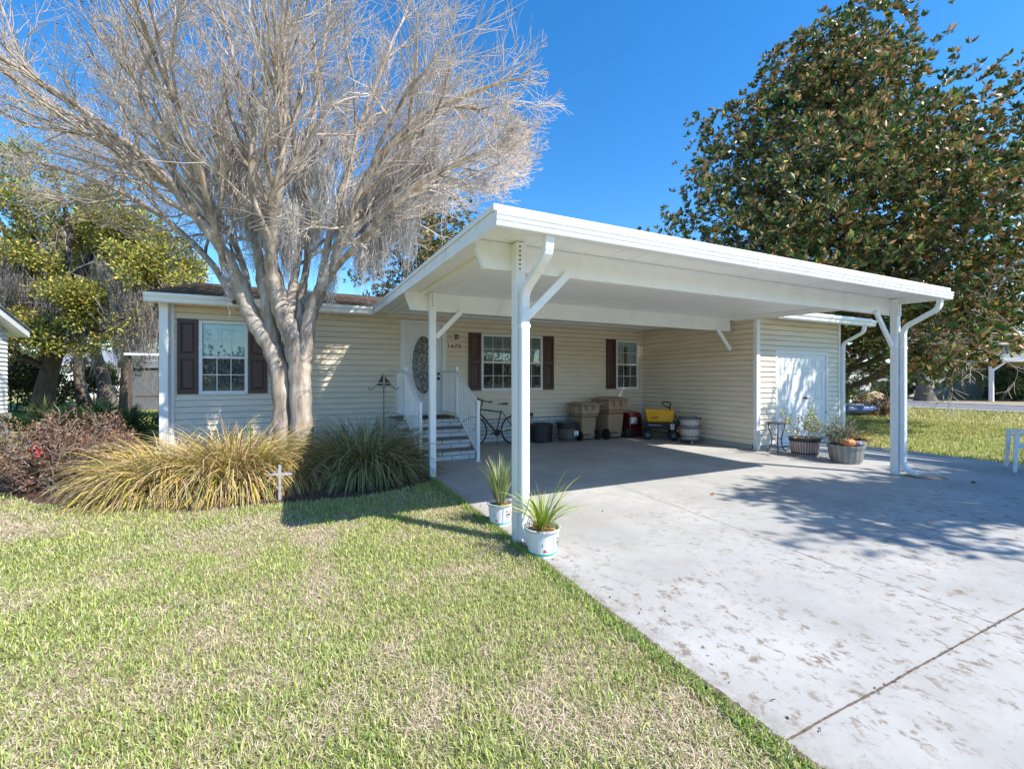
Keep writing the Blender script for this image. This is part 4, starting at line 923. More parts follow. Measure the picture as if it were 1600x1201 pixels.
# ------------------------------------------------------------------ blades and clumps
def blade_clump(name, parent, center, n, rad, lmin, lmax, wd, colors, weights, lean=(.2,1.3), droop=1.0, flat=.0, mat='long_blades', R=8, tipcol=None, seed=0, up=1.0):
    """a tussock of arching ribbons; every blade is rooted near the centre"""
    cx, cy, cz = center
    ang = NR.uniform(0, 2*np.pi, n); rr = rad*np.sqrt(NR.uniform(0, 1, n))*.5
    root = np.stack([cx+rr*np.cos(ang), cy+rr*np.sin(ang), np.full(n, cz)], 1)
    a2 = ang+NR.normal(size=n)*.5; L_ = NR.uniform(lmin, lmax, n); th = NR.uniform(lean[0], lean[1], n)**1.0*(.5+.8*rr/(rad*.5+1e-6))*.8
    d = np.stack([np.cos(a2), np.sin(a2)], 1); P = np.zeros((n,R,3)); P[:,0] = root; ph = th*.5; step = L_/(R-1)
    for i in range(1, R):
        ph = np.minimum(ph+droop*(th*.28+.08)*NR.uniform(.6,1.4,n)*(1+i*.12), 2.75)
        P[:,i,0] = P[:,i-1,0]+np.sin(ph)*d[:,0]*step; P[:,i,1] = P[:,i-1,1]+np.sin(ph)*d[:,1]*step; P[:,i,2] = P[:,i-1,2]+np.cos(ph)*step*up
    P[:,:,2] = np.maximum(P[:,:,2], cz+.01+.03*NR.uniform(0,1,(n,1)))
    t = np.linspace(0, 1, R); W_ = wd*(1-.15*np.abs(t-.3))*np.clip((1-t)*3.0, .08, 1)
    W_ = W_[None,:]*NR.uniform(.6,1.3,(n,1)); side = np.stack([-d[:,1], d[:,0], NR.normal(size=n)*.5], 1); side = unit(side)
    base = pal(n, colors, weights, .22); cols = np.repeat(base[:,None,:], R, 1)
    if tipcol is not None:
        k = (NR.uniform(0,1,(n,1,1)) < .6)*np.clip((t[None,:,None]-.55)*2.2, 0, .9); cols = cols*(1-k)+np.array(tipcol)[None,None,:]*k
    V, F, cc = ribbons(P, W_, side, cols)
    return np_mesh(name, V, F, mat, cc, parent)
TAN, YEL, GRN, DKG, BRN = (.62,.46,.27), (.60,.47,.10), (.22,.28,.05), (.09,.13,.03), (.26,.13,.06)
def tussock(name, label, cx, cy, n, rad, l0, l1, cols, w, **kw):
    t = thing(name, label, 'ornamental grass', (cx,cy,-.03))
    blade_clump('blades', t, (cx,cy,-.03), n, rad, l0, l1, .011, cols, w, **kw); return t
CL = [TAN, YEL, GRN, DKG, BRN]
tussock('ornamental_grass', 'broad straw and yellow mound of arching grass at the left end of the planting bed', -1.62, 7.55, 3000, 1.0, .7, 1.26, CL, [5,4,1.6,.6,.6], droop=.95, tipcol=(.55,.40,.22))
tussock('ornamental_grass', 'tall straw coloured grass mound directly left of the crape myrtle trunk', -.88, 7.45, 2500, .95, .8, 1.48, CL, [5,3.2,2.2,1,.8], droop=.92, tipcol=(.55,.38,.2))
tussock('ornamental_grass', 'small straw grass mound around the foot of the crape myrtle trunk', -.12, 7.35, 1100, .7, .55, 1.05, CL, [5,2.5,2.0,1,1.2], droop=1.0, tipcol=(.5,.3,.14))
tussock('ornamental_grass', 'dark green and tan grass mound beside the front steps', .95, 7.55, 2800, 1.05, .75, 1.46, [(.60,.45,.25),(.42,.40,.13),(.20,.25,.08),(.08,.12,.035),(.28,.15,.08)], [3,2.5,4,3,1], droop=.85, tipcol=(.34,.25,.12))
for t_, n, l0, l1, c, ln in ((pot1, 170, .30, .58, [(.16,.26,.10),(.35,.38,.16),(.55,.48,.25)], (.05,.55)), (pot2, 110, .30, .60, [(.22,.34,.03),(.42,.46,.06),(.60,.55,.25)], (.15,1.15))):
    x, y = t_.location.x, t_.location.y
    blade_clump('grass_leaves', t_, (x,y,.20), n, .09, l0, l1, .010, c, [4,3,1.3], lean=ln, droop=.45 if t_ is pot2 else .3)

# near lawn: every blade a ribbon, green and straw, thinning with distance from the drive corner
def lawn_blades():
    P_, parts = [], []
    zones = [(-4.2,1.84,.9,3.2,13000,.8),(-6.5,1.84,3.2,5.2,8500,.92),(-9.5,1.86,5.2,7.6,4200,1.2),(-14,-2.2,7.6,11.5,1300,1.9)]
    for x0, x1, y0, y1, dens, sc in zones:
        n = int((x1-x0)*(y1-y0)*dens); X = NR.uniform(x0,x1,n); Y = NR.uniform(y0,y1,n)
        # leave out what lies behind the picture's left edge by a wide margin
        k = (X > -1.55*Y-1.2) & (X < 1.835) & ~inside(BED, X, Y)
        X, Y = X[k], Y[k]; n = len(X)
        # gentle ragged edge against the drive
        pass
        nz = np.array([.8*noise.noise(Vector((a*.9,b*.9,0)))+.6*noise.noise(Vector((a*3.1,b*3.1,5)))+.35*noise.noise(Vector((a*9,b*9,9))) for a, b in zip(X, Y)])
        green = 1/(1+np.exp(-(nz*5.0+.25+np.clip((X-1.2)*1.6,0,1.2)))) ; isg = NR.uniform(0,1,n) < green*.86
        L_ = np.where(isg, NR.uniform(.022,.055,n), NR.uniform(.02,.06,n))*sc**.6; th = np.where(isg, NR.uniform(.15,1.1,n), NR.uniform(.95,1.5,n)); a = NR.uniform(0,2*np.pi,n)
        d = np.stack([np.cos(a),np.sin(a)],1); P = np.zeros((n,3,3)); P[:,0] = np.stack([X,Y,np.full(n,-.022)],1)
        for i, ph in ((1,th*.75),(2,th*1.25)):
            P[:,i,0] = P[:,i-1,0]+np.sin(ph)*d[:,0]*L_/2; P[:,i,1] = P[:,i-1,1]+np.sin(ph)*d[:,1]*L_/2; P[:,i,2] = P[:,i-1,2]+np.cos(ph)*L_/2
        P[:,:,2] += NR.uniform(0,.012,(n,1))
        g = pal(n, [(.34,.41,.09),(.48,.53,.16),(.20,.28,.06),(.56,.55,.27)], [4,4,2,2.4], .25); s = pal(n, [(.62,.51,.36),(.72,.61,.46),(.42,.32,.21)], [4,3,1.6], .2)
        col = np.where(isg[:,None], g, s); W_ = np.array([.0045,.005,.0012])*sc
        W_ = W_[None,:]*np.where(isg[:,None],1.15,.75)*NR.uniform(.7,1.4,(n,1)); side = unit(np.stack([-d[:,1],d[:,0],NR.normal(size=n)*.3],1))
        parts.append(ribbons(P, W_, side, np.repeat(col[:,None,:],3,1)))
    # longer runners that lean over the slab edge
    n = 6500; X = NR.uniform(1.74,1.835,n); Y = NR.uniform(.3,6.6,n); L_ = NR.uniform(.03,.075,n)*(.75+.25*Y/3); th = NR.uniform(.3,1.35,n); a = NR.normal(size=n)*.9; d = np.stack([np.cos(a),np.sin(a)],1); P = np.zeros((n,3,3)); P[:,0] = np.stack([X,Y,np.full(n,-.02)],1)
    for i, ph in ((1,th*.6),(2,th*1.2)):
        P[:,i,0] = P[:,i-1,0]+np.sin(ph)*d[:,0]*L_/2; P[:,i,1] = P[:,i-1,1]+np.sin(ph)*d[:,1]*L_/2; P[:,i,2] = P[:,i-1,2]+np.cos(ph)*L_/2
    P[:,1:,2] = np.maximum(P[:,1:,2], .006); parts.append(ribbons(P, np.array([.005,.0055,.0012]), unit(np.stack([-d[:,1],d[:,0],NR.normal(size=n)*.3],1)), np.repeat(pal(n, [(.34,.44,.08),(.18,.28,.05),(.5,.4,.26)], [4,3,1.5])[:,None,:],3,1)))
    V, F, cc = join(parts); tag(np_mesh('grass', V, F, 'grass_blades', cc), 'short green and straw coloured lawn grass in front of the house', 'grass', kind='stuff')
lawn_blades()
def rough_grass(name, label, x0, x1, y0, y1, dens, sc, cols, w, hole=None):
    n = int((x1-x0)*(y1-y0)*dens); X = NR.uniform(x0,x1,n); Y = NR.uniform(y0,y1,n)
    if hole is not None: k = ~hole(X, Y); X, Y = X[k], Y[k]; n = len(X)
    a = NR.uniform(0,2*np.pi,n); d = np.stack([np.cos(a),np.sin(a)],1); L_ = NR.uniform(.05,.11,n)*sc; P = np.zeros((n,3,3)); P[:,0] = np.stack([X,Y,np.full(n,-.06)],1); th = NR.uniform(.2,1.2,n)
    for i, ph in ((1,th*.7),(2,th*1.3)):
        P[:,i,0] = P[:,i-1,0]+np.sin(ph)*d[:,0]*L_/2; P[:,i,1] = P[:,i-1,1]+np.sin(ph)*d[:,1]*L_/2; P[:,i,2] = P[:,i-1,2]+np.cos(ph)*L_/2
    c = pal(n, cols, w, .25); V, F, cc = ribbons(P, np.array([.012,.011,.003])*sc, unit(np.stack([-d[:,1],d[:,0],NR.normal(size=n)*.3],1)), np.repeat(c[:,None,:],3,1))
    tag(np_mesh(name, V, F, 'grass_blades', cc), label, 'grass', kind='stuff')
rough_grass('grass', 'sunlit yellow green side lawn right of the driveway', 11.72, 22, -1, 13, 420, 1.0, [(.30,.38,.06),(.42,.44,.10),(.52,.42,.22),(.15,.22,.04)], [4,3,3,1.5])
rough_grass('grass', 'sunlit rough lawn between the side yard and the street', 22, 30.2, -1, 26, 90, 1.8, [(.33,.36,.08),(.48,.42,.16),(.50,.40,.22)], [3,3,3])
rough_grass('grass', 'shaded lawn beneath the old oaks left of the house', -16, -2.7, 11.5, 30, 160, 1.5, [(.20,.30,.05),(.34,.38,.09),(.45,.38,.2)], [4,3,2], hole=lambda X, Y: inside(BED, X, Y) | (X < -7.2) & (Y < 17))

# ------------------------------------------------------------------ woody plants
def rot_about(v, axis, a):
    return v*math.cos(a)+axis.cross(v)*math.sin(a)+axis*axis.dot(v)*(1-math.cos(a))
def limb_path(pts, n):
    """smooth a polyline with Catmull-Rom"""
    P = [Vector(p) for p in pts]; out = []
    m = max(2, n//(len(P)-1))
    for i in range(len(P)-1):
        p0, p1, p2, p3 = P[max(i-1,0)], P[i], P[i+1], P[min(i+2,len(P)-1)]
        for k in range(m):
            t = k/m; out.append(.5*((2*p1)+(p2-p0)*t+(2*p0-5*p1+4*p2-p3)*t*t+(3*p1-p0-3*p2+p3)*t**3))
    out.append(P[-1]); return out
class Grow:
    """recursive branching inside an envelope; collects tube paths by level"""
    def __init__(s, seed, env=None, tip_r=.0035, up=.04, wob=.13, avoid=None): s.r = random.Random(seed); s.paths = [[] for _ in range(6)]; s.tips = []; s.env = env; s.tip_r = tip_r; s.up = up; s.wob = wob
    def limb(s, p, d, length, r0, level, maxlevel, seg, spread=(.35,.8), kids=(5,8), ratio=(.45,.75), rend=None, nb=None):
        R = s.r; n = max(3, int(length/seg)); pts = [p.copy()]; dd = d.normalized()
        for i in range(n):
            dd = (dd+Vector((R.gauss(0,s.wob),R.gauss(0,s.wob),R.gauss(0,s.wob)+s.up))).normalized(); q = pts[-1]+dd*(length/n)
            if s.env and not s.env(q):
                if i < 2: 
                    pts.append(q); 
                break
            pts.append(q)
        if len(pts) < 2: return
        k = len(pts); re = rend if rend else max(s.tip_r, r0*.35); rad = [r0+(re-r0)*i/(k-1) for i in range(k)]
        s.paths[level].append(([tuple(q) for q in pts], rad)); s.after(pts, rad, level, maxlevel, seg, spread, kids, ratio, length)
    def after(s, pts, rad, level, maxlevel, seg, spread, kids, ratio, length, start=.25):
        R = s.r; k = len(pts)
        if level >= maxlevel: s.tips.append((pts[-1], (pts[-1]-pts[-2]).normalized())); return
        for _ in range(R.randint(*kids)):
            i = min(k-1, max(1, int(k*R.uniform(start,1.0)))); t = (pts[i]-pts[i-1]).normalized(); ax = t.cross(Vector((R.gauss(0,1),R.gauss(0,1),R.gauss(0,1)))).normalized()
            dd = rot_about(t, ax, R.uniform(*spread)); s.limb(pts[i], dd, length*R.uniform(*ratio)*(1.15-.5*i/k), max(s.tip_r, rad[i]*R.uniform(.45,.7)), level+1, maxlevel, seg*.75, spread, kids, ratio)
        s.tips.append((pts[-1], (pts[-1]-pts[-2]).normalized()))
    def mesh(s, name, levels, sides, mat, parent, smooth=False):
        ps = [p for l in levels for p in s.paths[l]]
        if not ps: return None
        V, F = cyl_path([(np.array(a), np.array(b)) for a, b in ps], sides); return np_mesh(name, V, F, mat, None, parent, smooth)

# -- the crape myrtle in front of the house: several pale stems that open into a wide vase of fine bare twigs
LIMBS = {
'A': [(-.29,8.20,-.05),(-.27,8.22,.6),(-.30,8.27,1.46),(-.44,8.34,2.04),(-.68,8.40,2.45),(-.86,8.43,2.90),(-1.08,8.42,3.5),(-1.57,8.5,4.2),(-2.23,8.6,5.01),(-3.29,8.88,5.58)],
'B': [(-.40,8.34,1.9),(-.49,8.34,2.72),(-.6,8.37,3.25),(-.68,8.41,3.99),(-.73,8.43,4.95),(-.9,8.63,6.28),(-1.22,8.78,7.78)],
'C': [(-.50,8.36,2.15),(-.81,8.7,2.87),(-.9,8.96,3.46),(-1.3,9.37,4.31),(-2.37,10.21,5.19),(-3.86,11.15,5.95)],
'D': [(.02,8.10,-.05),(.01,8.09,.5),(-.02,8.11,1.46),(-.08,8.14,2.04),(-.24,8.15,2.51),(-.36,8.15,2.92),(-.43,7.96,3.39),(-.36,7.71,4.02),(-.26,7.33,4.95),(-.21,6.97,6.05)],
'E': [(.02,8.09,1.2),(.04,8.07,1.7),(.07,8.06,2.0),(.12,8.03,2.51),(.26,7.91,2.93),(.41,7.78,3.28),(.69,7.54,4.08),(1.04,7.26,4.91),(1.62,6.87,5.56),(2.45,6.26,5.93)],
'F': [(.27,7.91,2.93),(.36,8.03,3.6),(.59,8.14,4.65),(.96,8.18,6.08),(1.56,8.12,7.82)],
'G': [(-.20,8.15,2.40),(-.13,8.37,3.08),(-.05,8.67,3.71),(.07,8.94,4.85),(.23,9.31,6.74),(.51,9.51,8.96)],
'H': [(-.12,8.34,-.05),(-.10,8.36,1.2),(-.06,8.34,2.32),(.02,8.41,3.1),(.09,8.38,3.76),(-.09,8.35,4.71),(-.15,8.27,5.74),(-.69,8.53,7.25)],
'I': [(-.24,8.38,-.05),(-.24,8.42,1.3),(-.35,8.55,2.11),(-.32,8.79,2.81),(-.4,8.94,3.51),(-1.0,9.6,4.73),(-1.99,10.5,6.6),(-3.26,11.3,8.4)],
'J': [(.38,7.80,3.20),(.79,7.16,3.63),(1.25,6.6,4.15),(1.83,6.1,4.55),(2.38,5.8,4.75)],
'K': [(-1.12,8.43,3.3),(-1.22,7.89,4.05),(-1.42,7.32,4.95),(-1.73,6.92,5.78)],
'M': [(.66,7.56,4.0),(1.28,7.81,4.76),(2.19,7.82,5.39),(3.14,7.7,5.77)],
'N': [(-.96,8.44,2.8),(-1.48,9.02,3.63),(-2.42,10.02,4.58),(-3.53,10.6,5.22),(-4.96,11.3,5.65)],
'O': [(.5,7.70,3.6),(.95,7.9,4.3),(1.5,8.5,5.3),(2.0,9.3,6.3)],
'Q': [(-1.8,8.55,4.5),(-2.6,8.2,5.2),(-3.6,7.9,5.7),(-4.8,7.7,6.0)]}
RAD = {'A':(.125,.03),'B':(.08,.022),'C':(.055,.018),'D':(.135,.028),'E':(.088,.03),'F':(.055,.022),'G':(.06,.022),'H':(.06,.022),'I':(.065,.02),'J':(.045,.018),'K':(.045,.02),'M':(.035,.016),'N':(.05,.018),'O':(.035,.016),'Q':(.03,.014)}
def env_crape(q):
    dx, dy, dz = q.x+.72, q.y-8.2, q.z-5.6
    rr = math.hypot(dx, dy)*(1.09+.13*noise.noise(Vector((q.x*.55,q.y*.55,q.z*.55)))+.10*noise.noise(Vector((q.x*1.7,q.y*1.7,q.z*1.7))))
    if dz < 0: return rr < 4.9 and q.z > 3.3+.28*rr*.9 and (q.y < 9.6 or q.z > 4.2)
    return (rr/5.1)**2+(dz/4.2)**2 < 1
cr = thing('crape_myrtle', 'tall bare crape myrtle with several pale trunks and a wide dense crown of fine twigs', 'tree', (-.15,8.2,0))
G_ = Grow(21, env_crape, .0034, .05, .12)
for k, pts in LIMBS.items():
    P = limb_path(pts, 7*len(pts)); n = len(P); r0, r1 = RAD[k]; rad = []
    for i in range(n):
        t = i/(n-1); r = r0*(1-t)**.62+r1*t**.9*(1-.2*t)
        if pts[0][2] < 0: r *= 1+.5*max(0, 1-P[i].z/.5)*.5
        r *= 1.38 if P[i].z < 3.2 else 1.12
        rad.append(max(r, .012)*(1+.06*math.sin(i*1.7+r0*90)))
    w = [Vector((p.x+.012*noise.noise(Vector((i*.5,r0*50,0))), p.y, p.z)) for i, p in enumerate(P)]
    G_.paths[0].append(([tuple(q) for q in w], rad))
    st0 = next((i for i in range(n) if w[i].z > 3.5), n//2)/n
    L_ = sum((w[i+1]-w[i]).length for i in range(n-1))*(1-st0)
    # side limbs
    for j in range(14 if L_ > 2.5 else 10):
        i = min(n-1, int(n*(st0+(1-st0)*(j+rng.random())/(14 if L_ > 2.5 else 10)))); t = (w[i]-w[i-1]).normalized()
        out = Vector((w[i].x+.4, w[i].y-8.2, .25)); ax = t.cross(out+Vector((rng.gauss(0,1.3),rng.gauss(0,1.3),rng.gauss(0,.8)))).normalized()
        G_.limb(w[i], rot_about(t, ax, rng.uniform(.3,.75)), rng.uniform(1.5,2.6), max(.012, rad[i]*.55), 1, 3, .2, (.3,.85), (7,10), (.4,.7))
    G_.limb(w[-1], (w[-1]-w[-2]).normalized(), 1.8, r1, 1, 3, .2, (.3,.75), (7,10), (.4,.68))
print('crape paths', [len(p) for p in G_.paths])
G_.mesh('trunk', [0], 12, 'crape_bark', cr, True); G_.mesh('branches', [1], 5, 'crape_bark', cr, True); G_.mesh('twigs', [2,3], 3, 'twig_pale', cr)
# seed heads on some twig tips
tp = [t for t in G_.tips if t[0].z > 4]; rng.shuffle(tp); tp = tp[:1300]
c = np.array([tuple(p) for p, d in tp]); n = len(c)*5; cc = np.repeat(c, 5, 0)+NR.normal(size=(n,3))*.03
V, F, col = leaves(cc, NR.normal(size=(n,3)), .022, .016, pal(n, [(.06,.04,.035),(.12,.08,.06)], [2,1])); np_mesh('seed_heads', V, F, 'leaves_matt', col, cr)

# Spanish moss: curtains of thin curling strands
def moss(name, label, anchors, n_each, lmin, lmax, spread, wd=.008, cols=((.60,.56,.53),(.42,.39,.37),(.70,.67,.64)), group=None):
    parts = []
    for (x, y, z, k) in anchors:
        n = int(n_each*k); R = 9; L_ = NR.uniform(lmin, lmax, n)*k**.5*NR.uniform(.35,1,n); P = np.zeros((n,R,3))
        P[:,0] = np.array([x,y,z])+NR.normal(size=(n,3))*np.array([spread,spread,spread*1.3])*k**.5
        ph = NR.uniform(0,6.28,(n,1)); fr = NR.uniform(6,16,(n,1)); t = np.linspace(0,1,R)[None,:]
        am = NR.uniform(.01,.035,(n,1)); conv = np.array([x,y])-P[:,0,:2]
        P[:,:,0] = P[:,:1,0]+am*np.sin(fr*t+ph)+conv[:,:1]*t*.5; P[:,:,1] = P[:,:1,1]+am*np.cos(fr*t*.8+ph)+conv[:,1:]*t*.5; P[:,:,2] = P[:,:1,2]-L_[:,None]*t+NR.normal(size=(n,R))*.008
        side = unit(np.stack([NR.normal(size=n),NR.normal(size=n),np.zeros(n)],1)); W_ = wd*np.clip(1.15-t**2,.25,1)*NR.uniform(.5,1.3,(n,1))
        parts.append(ribbons(P, W_, side, pal(n, cols, [3,2,2], .15)))
        # short side curls give the clump its fuzz
        m = n*8; i0 = NR.integers(0,n,m); j0 = NR.integers(1,R-1,m); q = P[i0,j0]; d = unit(NR.normal(size=(m,3))*np.array([1,1,.7])+np.array([0,0,-.5])); l = NR.uniform(.03,.09,m)*(wd/.009)
        Q = np.stack([q, q+d*l[:,None]*.5+NR.normal(size=(m,3))*.008*(wd/.009), q+d*l[:,None]+np.array([0,0,-.02])], 1)
        parts.append(ribbons(Q, np.array([.6,.5,.25])*wd, unit(NR.normal(size=(m,3))), pal(m, cols, [3,2,2], .15)))
    V, F, cc = join(parts); tag(np_mesh(name, V, F, 'moss_strands', cc), label, 'spanish moss', group, 'stuff')
A1 = [(-1.57,8.5,5.3,.8),(-1.5,8.58,4.96,1.0),(-.95,8.54,5.37,1.5),(-.82,8.48,4.95,1.7),(-.72,8.32,4.38,1.4),(-1.14,8.19,4.86,.9),(-.47,7.98,4.5,1.2),(-.15,7.82,4.2,1.1),(-.01,8.09,5.16,1.2),(.32,7.82,5.0,1.2),(.19,8.22,4.39,1.2),(.58,8.03,4.39,1.1),(.88,8.0,4.76,1.2),(1.18,7.86,4.87,1.0),(1.32,7.97,4.4,1.4),(1.67,7.84,4.6,1.6),(1.68,7.62,5.3,1.3),(2.0,7.38,5.35,1.2),(2.15,7.28,5.1,.9),(1.1,8.01,4.1,1.5),(-1.89,8.65,5.62,.6),(-1.11,8.28,5.62,.6),(-.28,7.89,5.62,.5),(.32,7.82,5.63,.5),(-.65,8.07,5.8,.5),(.66,7.77,5.48,.6),(1.33,7.78,4.98,1.4),(-.55,8.5,3.5,.5),(.15,8.3,2.95,.35),(-1.05,8.4,3.3,.4),(.42,7.8,3.4,.6),(.9,7.9,3.7,.5),(-.2,8.3,3.8,.9)]
moss('spanish_moss', 'grey spanish moss hanging in tufts from the bare crape myrtle limbs', A1, 210, .4, 1.05, .11, .009)

# -- leafy trees
def crown_points(blobs, n, shell=.55):
    """points through a crown made of many overlapping ellipsoids (x,y,z,rx,ry,rz)"""
    b = np.array(blobs, float); vol = b[:,3]*b[:,4]*b[:,5]; i = NR.choice(len(b), n, p=vol/vol.sum()); d = unit(NR.normal(size=(n,3))); r = NR.uniform(0,1,n)**(1/3*shell)
    return b[i,:3]+d*b[i,3:6]*r[:,None], d
def leafy(name, parent, blobs, nclump, per, cr_, llen, lw, cols, w, mat='leaves_glossy', up=.5, shell=.55, droop=0):
    c, d = crown_points(blobs, nclump, shell); n = nclump*per; base = np.repeat(c, per, 0); k = NR.normal(size=(n,3)); k = unit(k)*(NR.uniform(0,1,(n,1))**.5)
    base = base+k*cr_; dirs = unit(k*.8+np.repeat(d,per,0)*.5+np.array([0,0,up])+NR.normal(size=(n,3))*.35)
    dirs[:,2] -= droop
    V, F, cc = leaves(base, dirs, NR.uniform(.7,1.2,n)*llen, NR.uniform(.8,1.2,n)*lw, pal(n, cols, w, .25)); return np_mesh(name, V, F, mat, cc, parent)
MG = [(.035,.07,.022),(.07,.12,.03),(.26,.13,.055),(.44,.28,.14),(.42,.38,.07),(.15,.18,.06)]; MW = [5,4.2,3.0,1.9,.5,2.5]
def magnolia(loc, H, RX, label, seed, n=1500, leaf=.19, lean=0, outline=None):
    r = random.Random(seed); t = thing('magnolia_tree', label, 'tree', loc)
    x, y, z = loc; g = Grow(seed, None, .012, .02, .08)
    P = limb_path([(x,y,z-.1),(x+.1,y,H*.2),(x-.05,y+.1,H*.45),(x+.05,y,H*.7),(x+lean,y,H*.95)], 20); n0 = len(P); rad = [.32*RX/6*(1-.9*i/(n0-1))+.02 for i in range(n0)]
    g.paths[0].append(([tuple(p) for p in P], rad)); blobs = []
    prof = outline or [(.10,.80),(.2,.95),(.32,1.0),(.45,.96),(.58,.86),(.70,.70),(.80,.52),(.90,.34),(.97,.16)]
    for j, (h, wd) in enumerate(prof):
        m = max(4, int(13*wd)); 
        for q in range(m):
            a = 2*math.pi*(q+r.random()*.8)/m+j; R_ = RX*wd*r.uniform(.78,1.06); zz = H*h+r.uniform(-.4,.4); s = RX*r.uniform(.13,.24)
            ex, ey = x+lean*h+R_*math.cos(a), y+R_*math.sin(a)
            i = min(n0-1, max(1, int((h-.08)*n0))); d = Vector((ex,ey,zz))-P[i]; L_ = d.length
            mid = P[i]+d*.5+Vector((0,0,-.05*L_)); LP = limb_path([P[i],mid,(ex,ey,zz)], 8); g.paths[1].append(([tuple(p) for p in LP], [.09*(1-.8*k/(len(LP)-1))*RX/6+.01 for k in range(len(LP))]))
            blobs.append((ex,ey,zz,s*1.25,s*1.25,s)); f = r.uniform(.35,.7); blobs.append((x+lean*h+R_*f*math.cos(a+.3),y+R_*f*math.sin(a+.3),zz+.2,s*1.3,s*1.3,s*.9))
            # short ends that break the outline
            for _ in range(2):
                b_ = a+r.uniform(-.35,.35); e = R_+s*r.uniform(.7,1.6); blobs.append((x+lean*h+e*math.cos(b_),y+e*math.sin(b_),zz+r.uniform(-.2,.9)*s*1.4,s*.38,s*.38,s*.45))
    for _ in range(5): blobs.append((x+lean+r.uniform(-.7,.7),y+r.uniform(-.7,.7),H*r.uniform(.93,1.02),RX*.06,RX*.06,RX*.1))
    g.mesh('trunk', [0], 10, 'bark_grey', t, True); g.mesh('limbs', [1], 5, 'bark_grey', t, True)
    # rosettes of leaves at the end of every shoot
    c, d = crown_points(blobs, n*3, .45); m = 10; ax = unit(d*.7+np.array([0,0,.55])+NR.normal(size=c.shape)*.25); base = np.repeat(c,m,0); A = np.repeat(ax,m,0)
    q = unit(np.cross(A, NR.normal(size=A.shape))); op = NR.uniform(.45,1.25,(len(A),1)); dirs = A*np.cos(op)+q*np.sin(op); k = len(base)
    shade = np.repeat(pal(n*3, [(1,1,1)], [1], .3), m, 0); V, F, cc = leaves(base+dirs*.02, dirs, NR.uniform(.75,1.2,k)*leaf, NR.uniform(.8,1.2,k)*leaf*.40, np.clip(pal(k, MG, MW, .2)*shade*1.45, 0, .9)); np_mesh('crown', V, F, 'leaves_glossy', cc, t)
    return t
magnolia((18.7,10.5,0), 14.9, 5.6, 'huge glossy magnolia with rust backed leaves towering behind the storage shed', 3, 5200, .215, outline=[(.20,.8),(.26,.98),(.33,1.04),(.40,1.0),(.50,.95),(.60,.86),(.70,.73),(.79,.58),(.87,.42),(.94,.24)])
magnolia((5.9,21.8,0), 11.4, 4.0, 'dark magnolia showing above the roof behind the house', 9, 1700, .18)

OG = [(.36,.35,.07),(.17,.20,.05),(.60,.50,.08),(.08,.10,.03),(.34,.24,.12)]; OW = [5,4,2.6,2,1]
def split(bl, k=6, f=.42, seed=3):
    r = random.Random(seed); out = []
    for x, y, z, a, b, c in bl:
        for _ in range(k): out.append((x+r.uniform(-1,1)*a*.9, y+r.uniform(-1,1)*b*.9, z+r.uniform(-1,1)*c*.95, a*f*r.uniform(.5,1.2), b*f*r.uniform(.5,1.2), c*f*r.uniform(.6,1.2)))
    return out
def oak(loc, label, trunk, blobs, nleaf, leaf, cols=OG, w=OW, bark='bark_dark', per=24, seed=1, rad0=.45, twigs=True, name='live_oak', cr_=.42):
    t = thing(name, label, 'tree', loc); g = Grow(seed, None, .01, .02, .16); r = random.Random(seed)
    P = limb_path(trunk, 14); n0 = len(P); rad = [rad0*(1-.55*i/(n0-1))*(1+.5*max(0,1-i/3)) for i in range(n0)]; g.paths[0].append(([tuple(p) for p in P], rad))
    for b in blobs:
        i = r.randint(n0//2, n0-1); e = Vector(b[:3]); d = e-P[i]; mid = P[i]+d*.5+Vector((r.uniform(-.4,.4),r.uniform(-.4,.4),.12*d.length)); LP = limb_path([P[i],mid,e], 10); k = len(LP)
        g.paths[1].append(([tuple(p) for p in LP], [rad0*.36*(1-.8*q/(k-1))+.012 for q in range(k)]))
        if twigs: g.after(LP, [rad0*.2]*k, 1, 3, .4, (.4,1.0), (4,6), (.35,.6), 3.2*b[3]/1.8)
    g.mesh('trunk', [0], 10, bark, t, True); g.mesh('limbs', [1], 6, bark, t, True); g.mesh('twigs', [2,3], 3, 'twig_grey', t)
    leafy('crown', t, split(blobs) if nleaf != 700 else blobs, nleaf, per, cr_, leaf, leaf*.5, cols, w, 'leaves_matt', up=.2, shell=.8); return t
rb = random.Random(5)
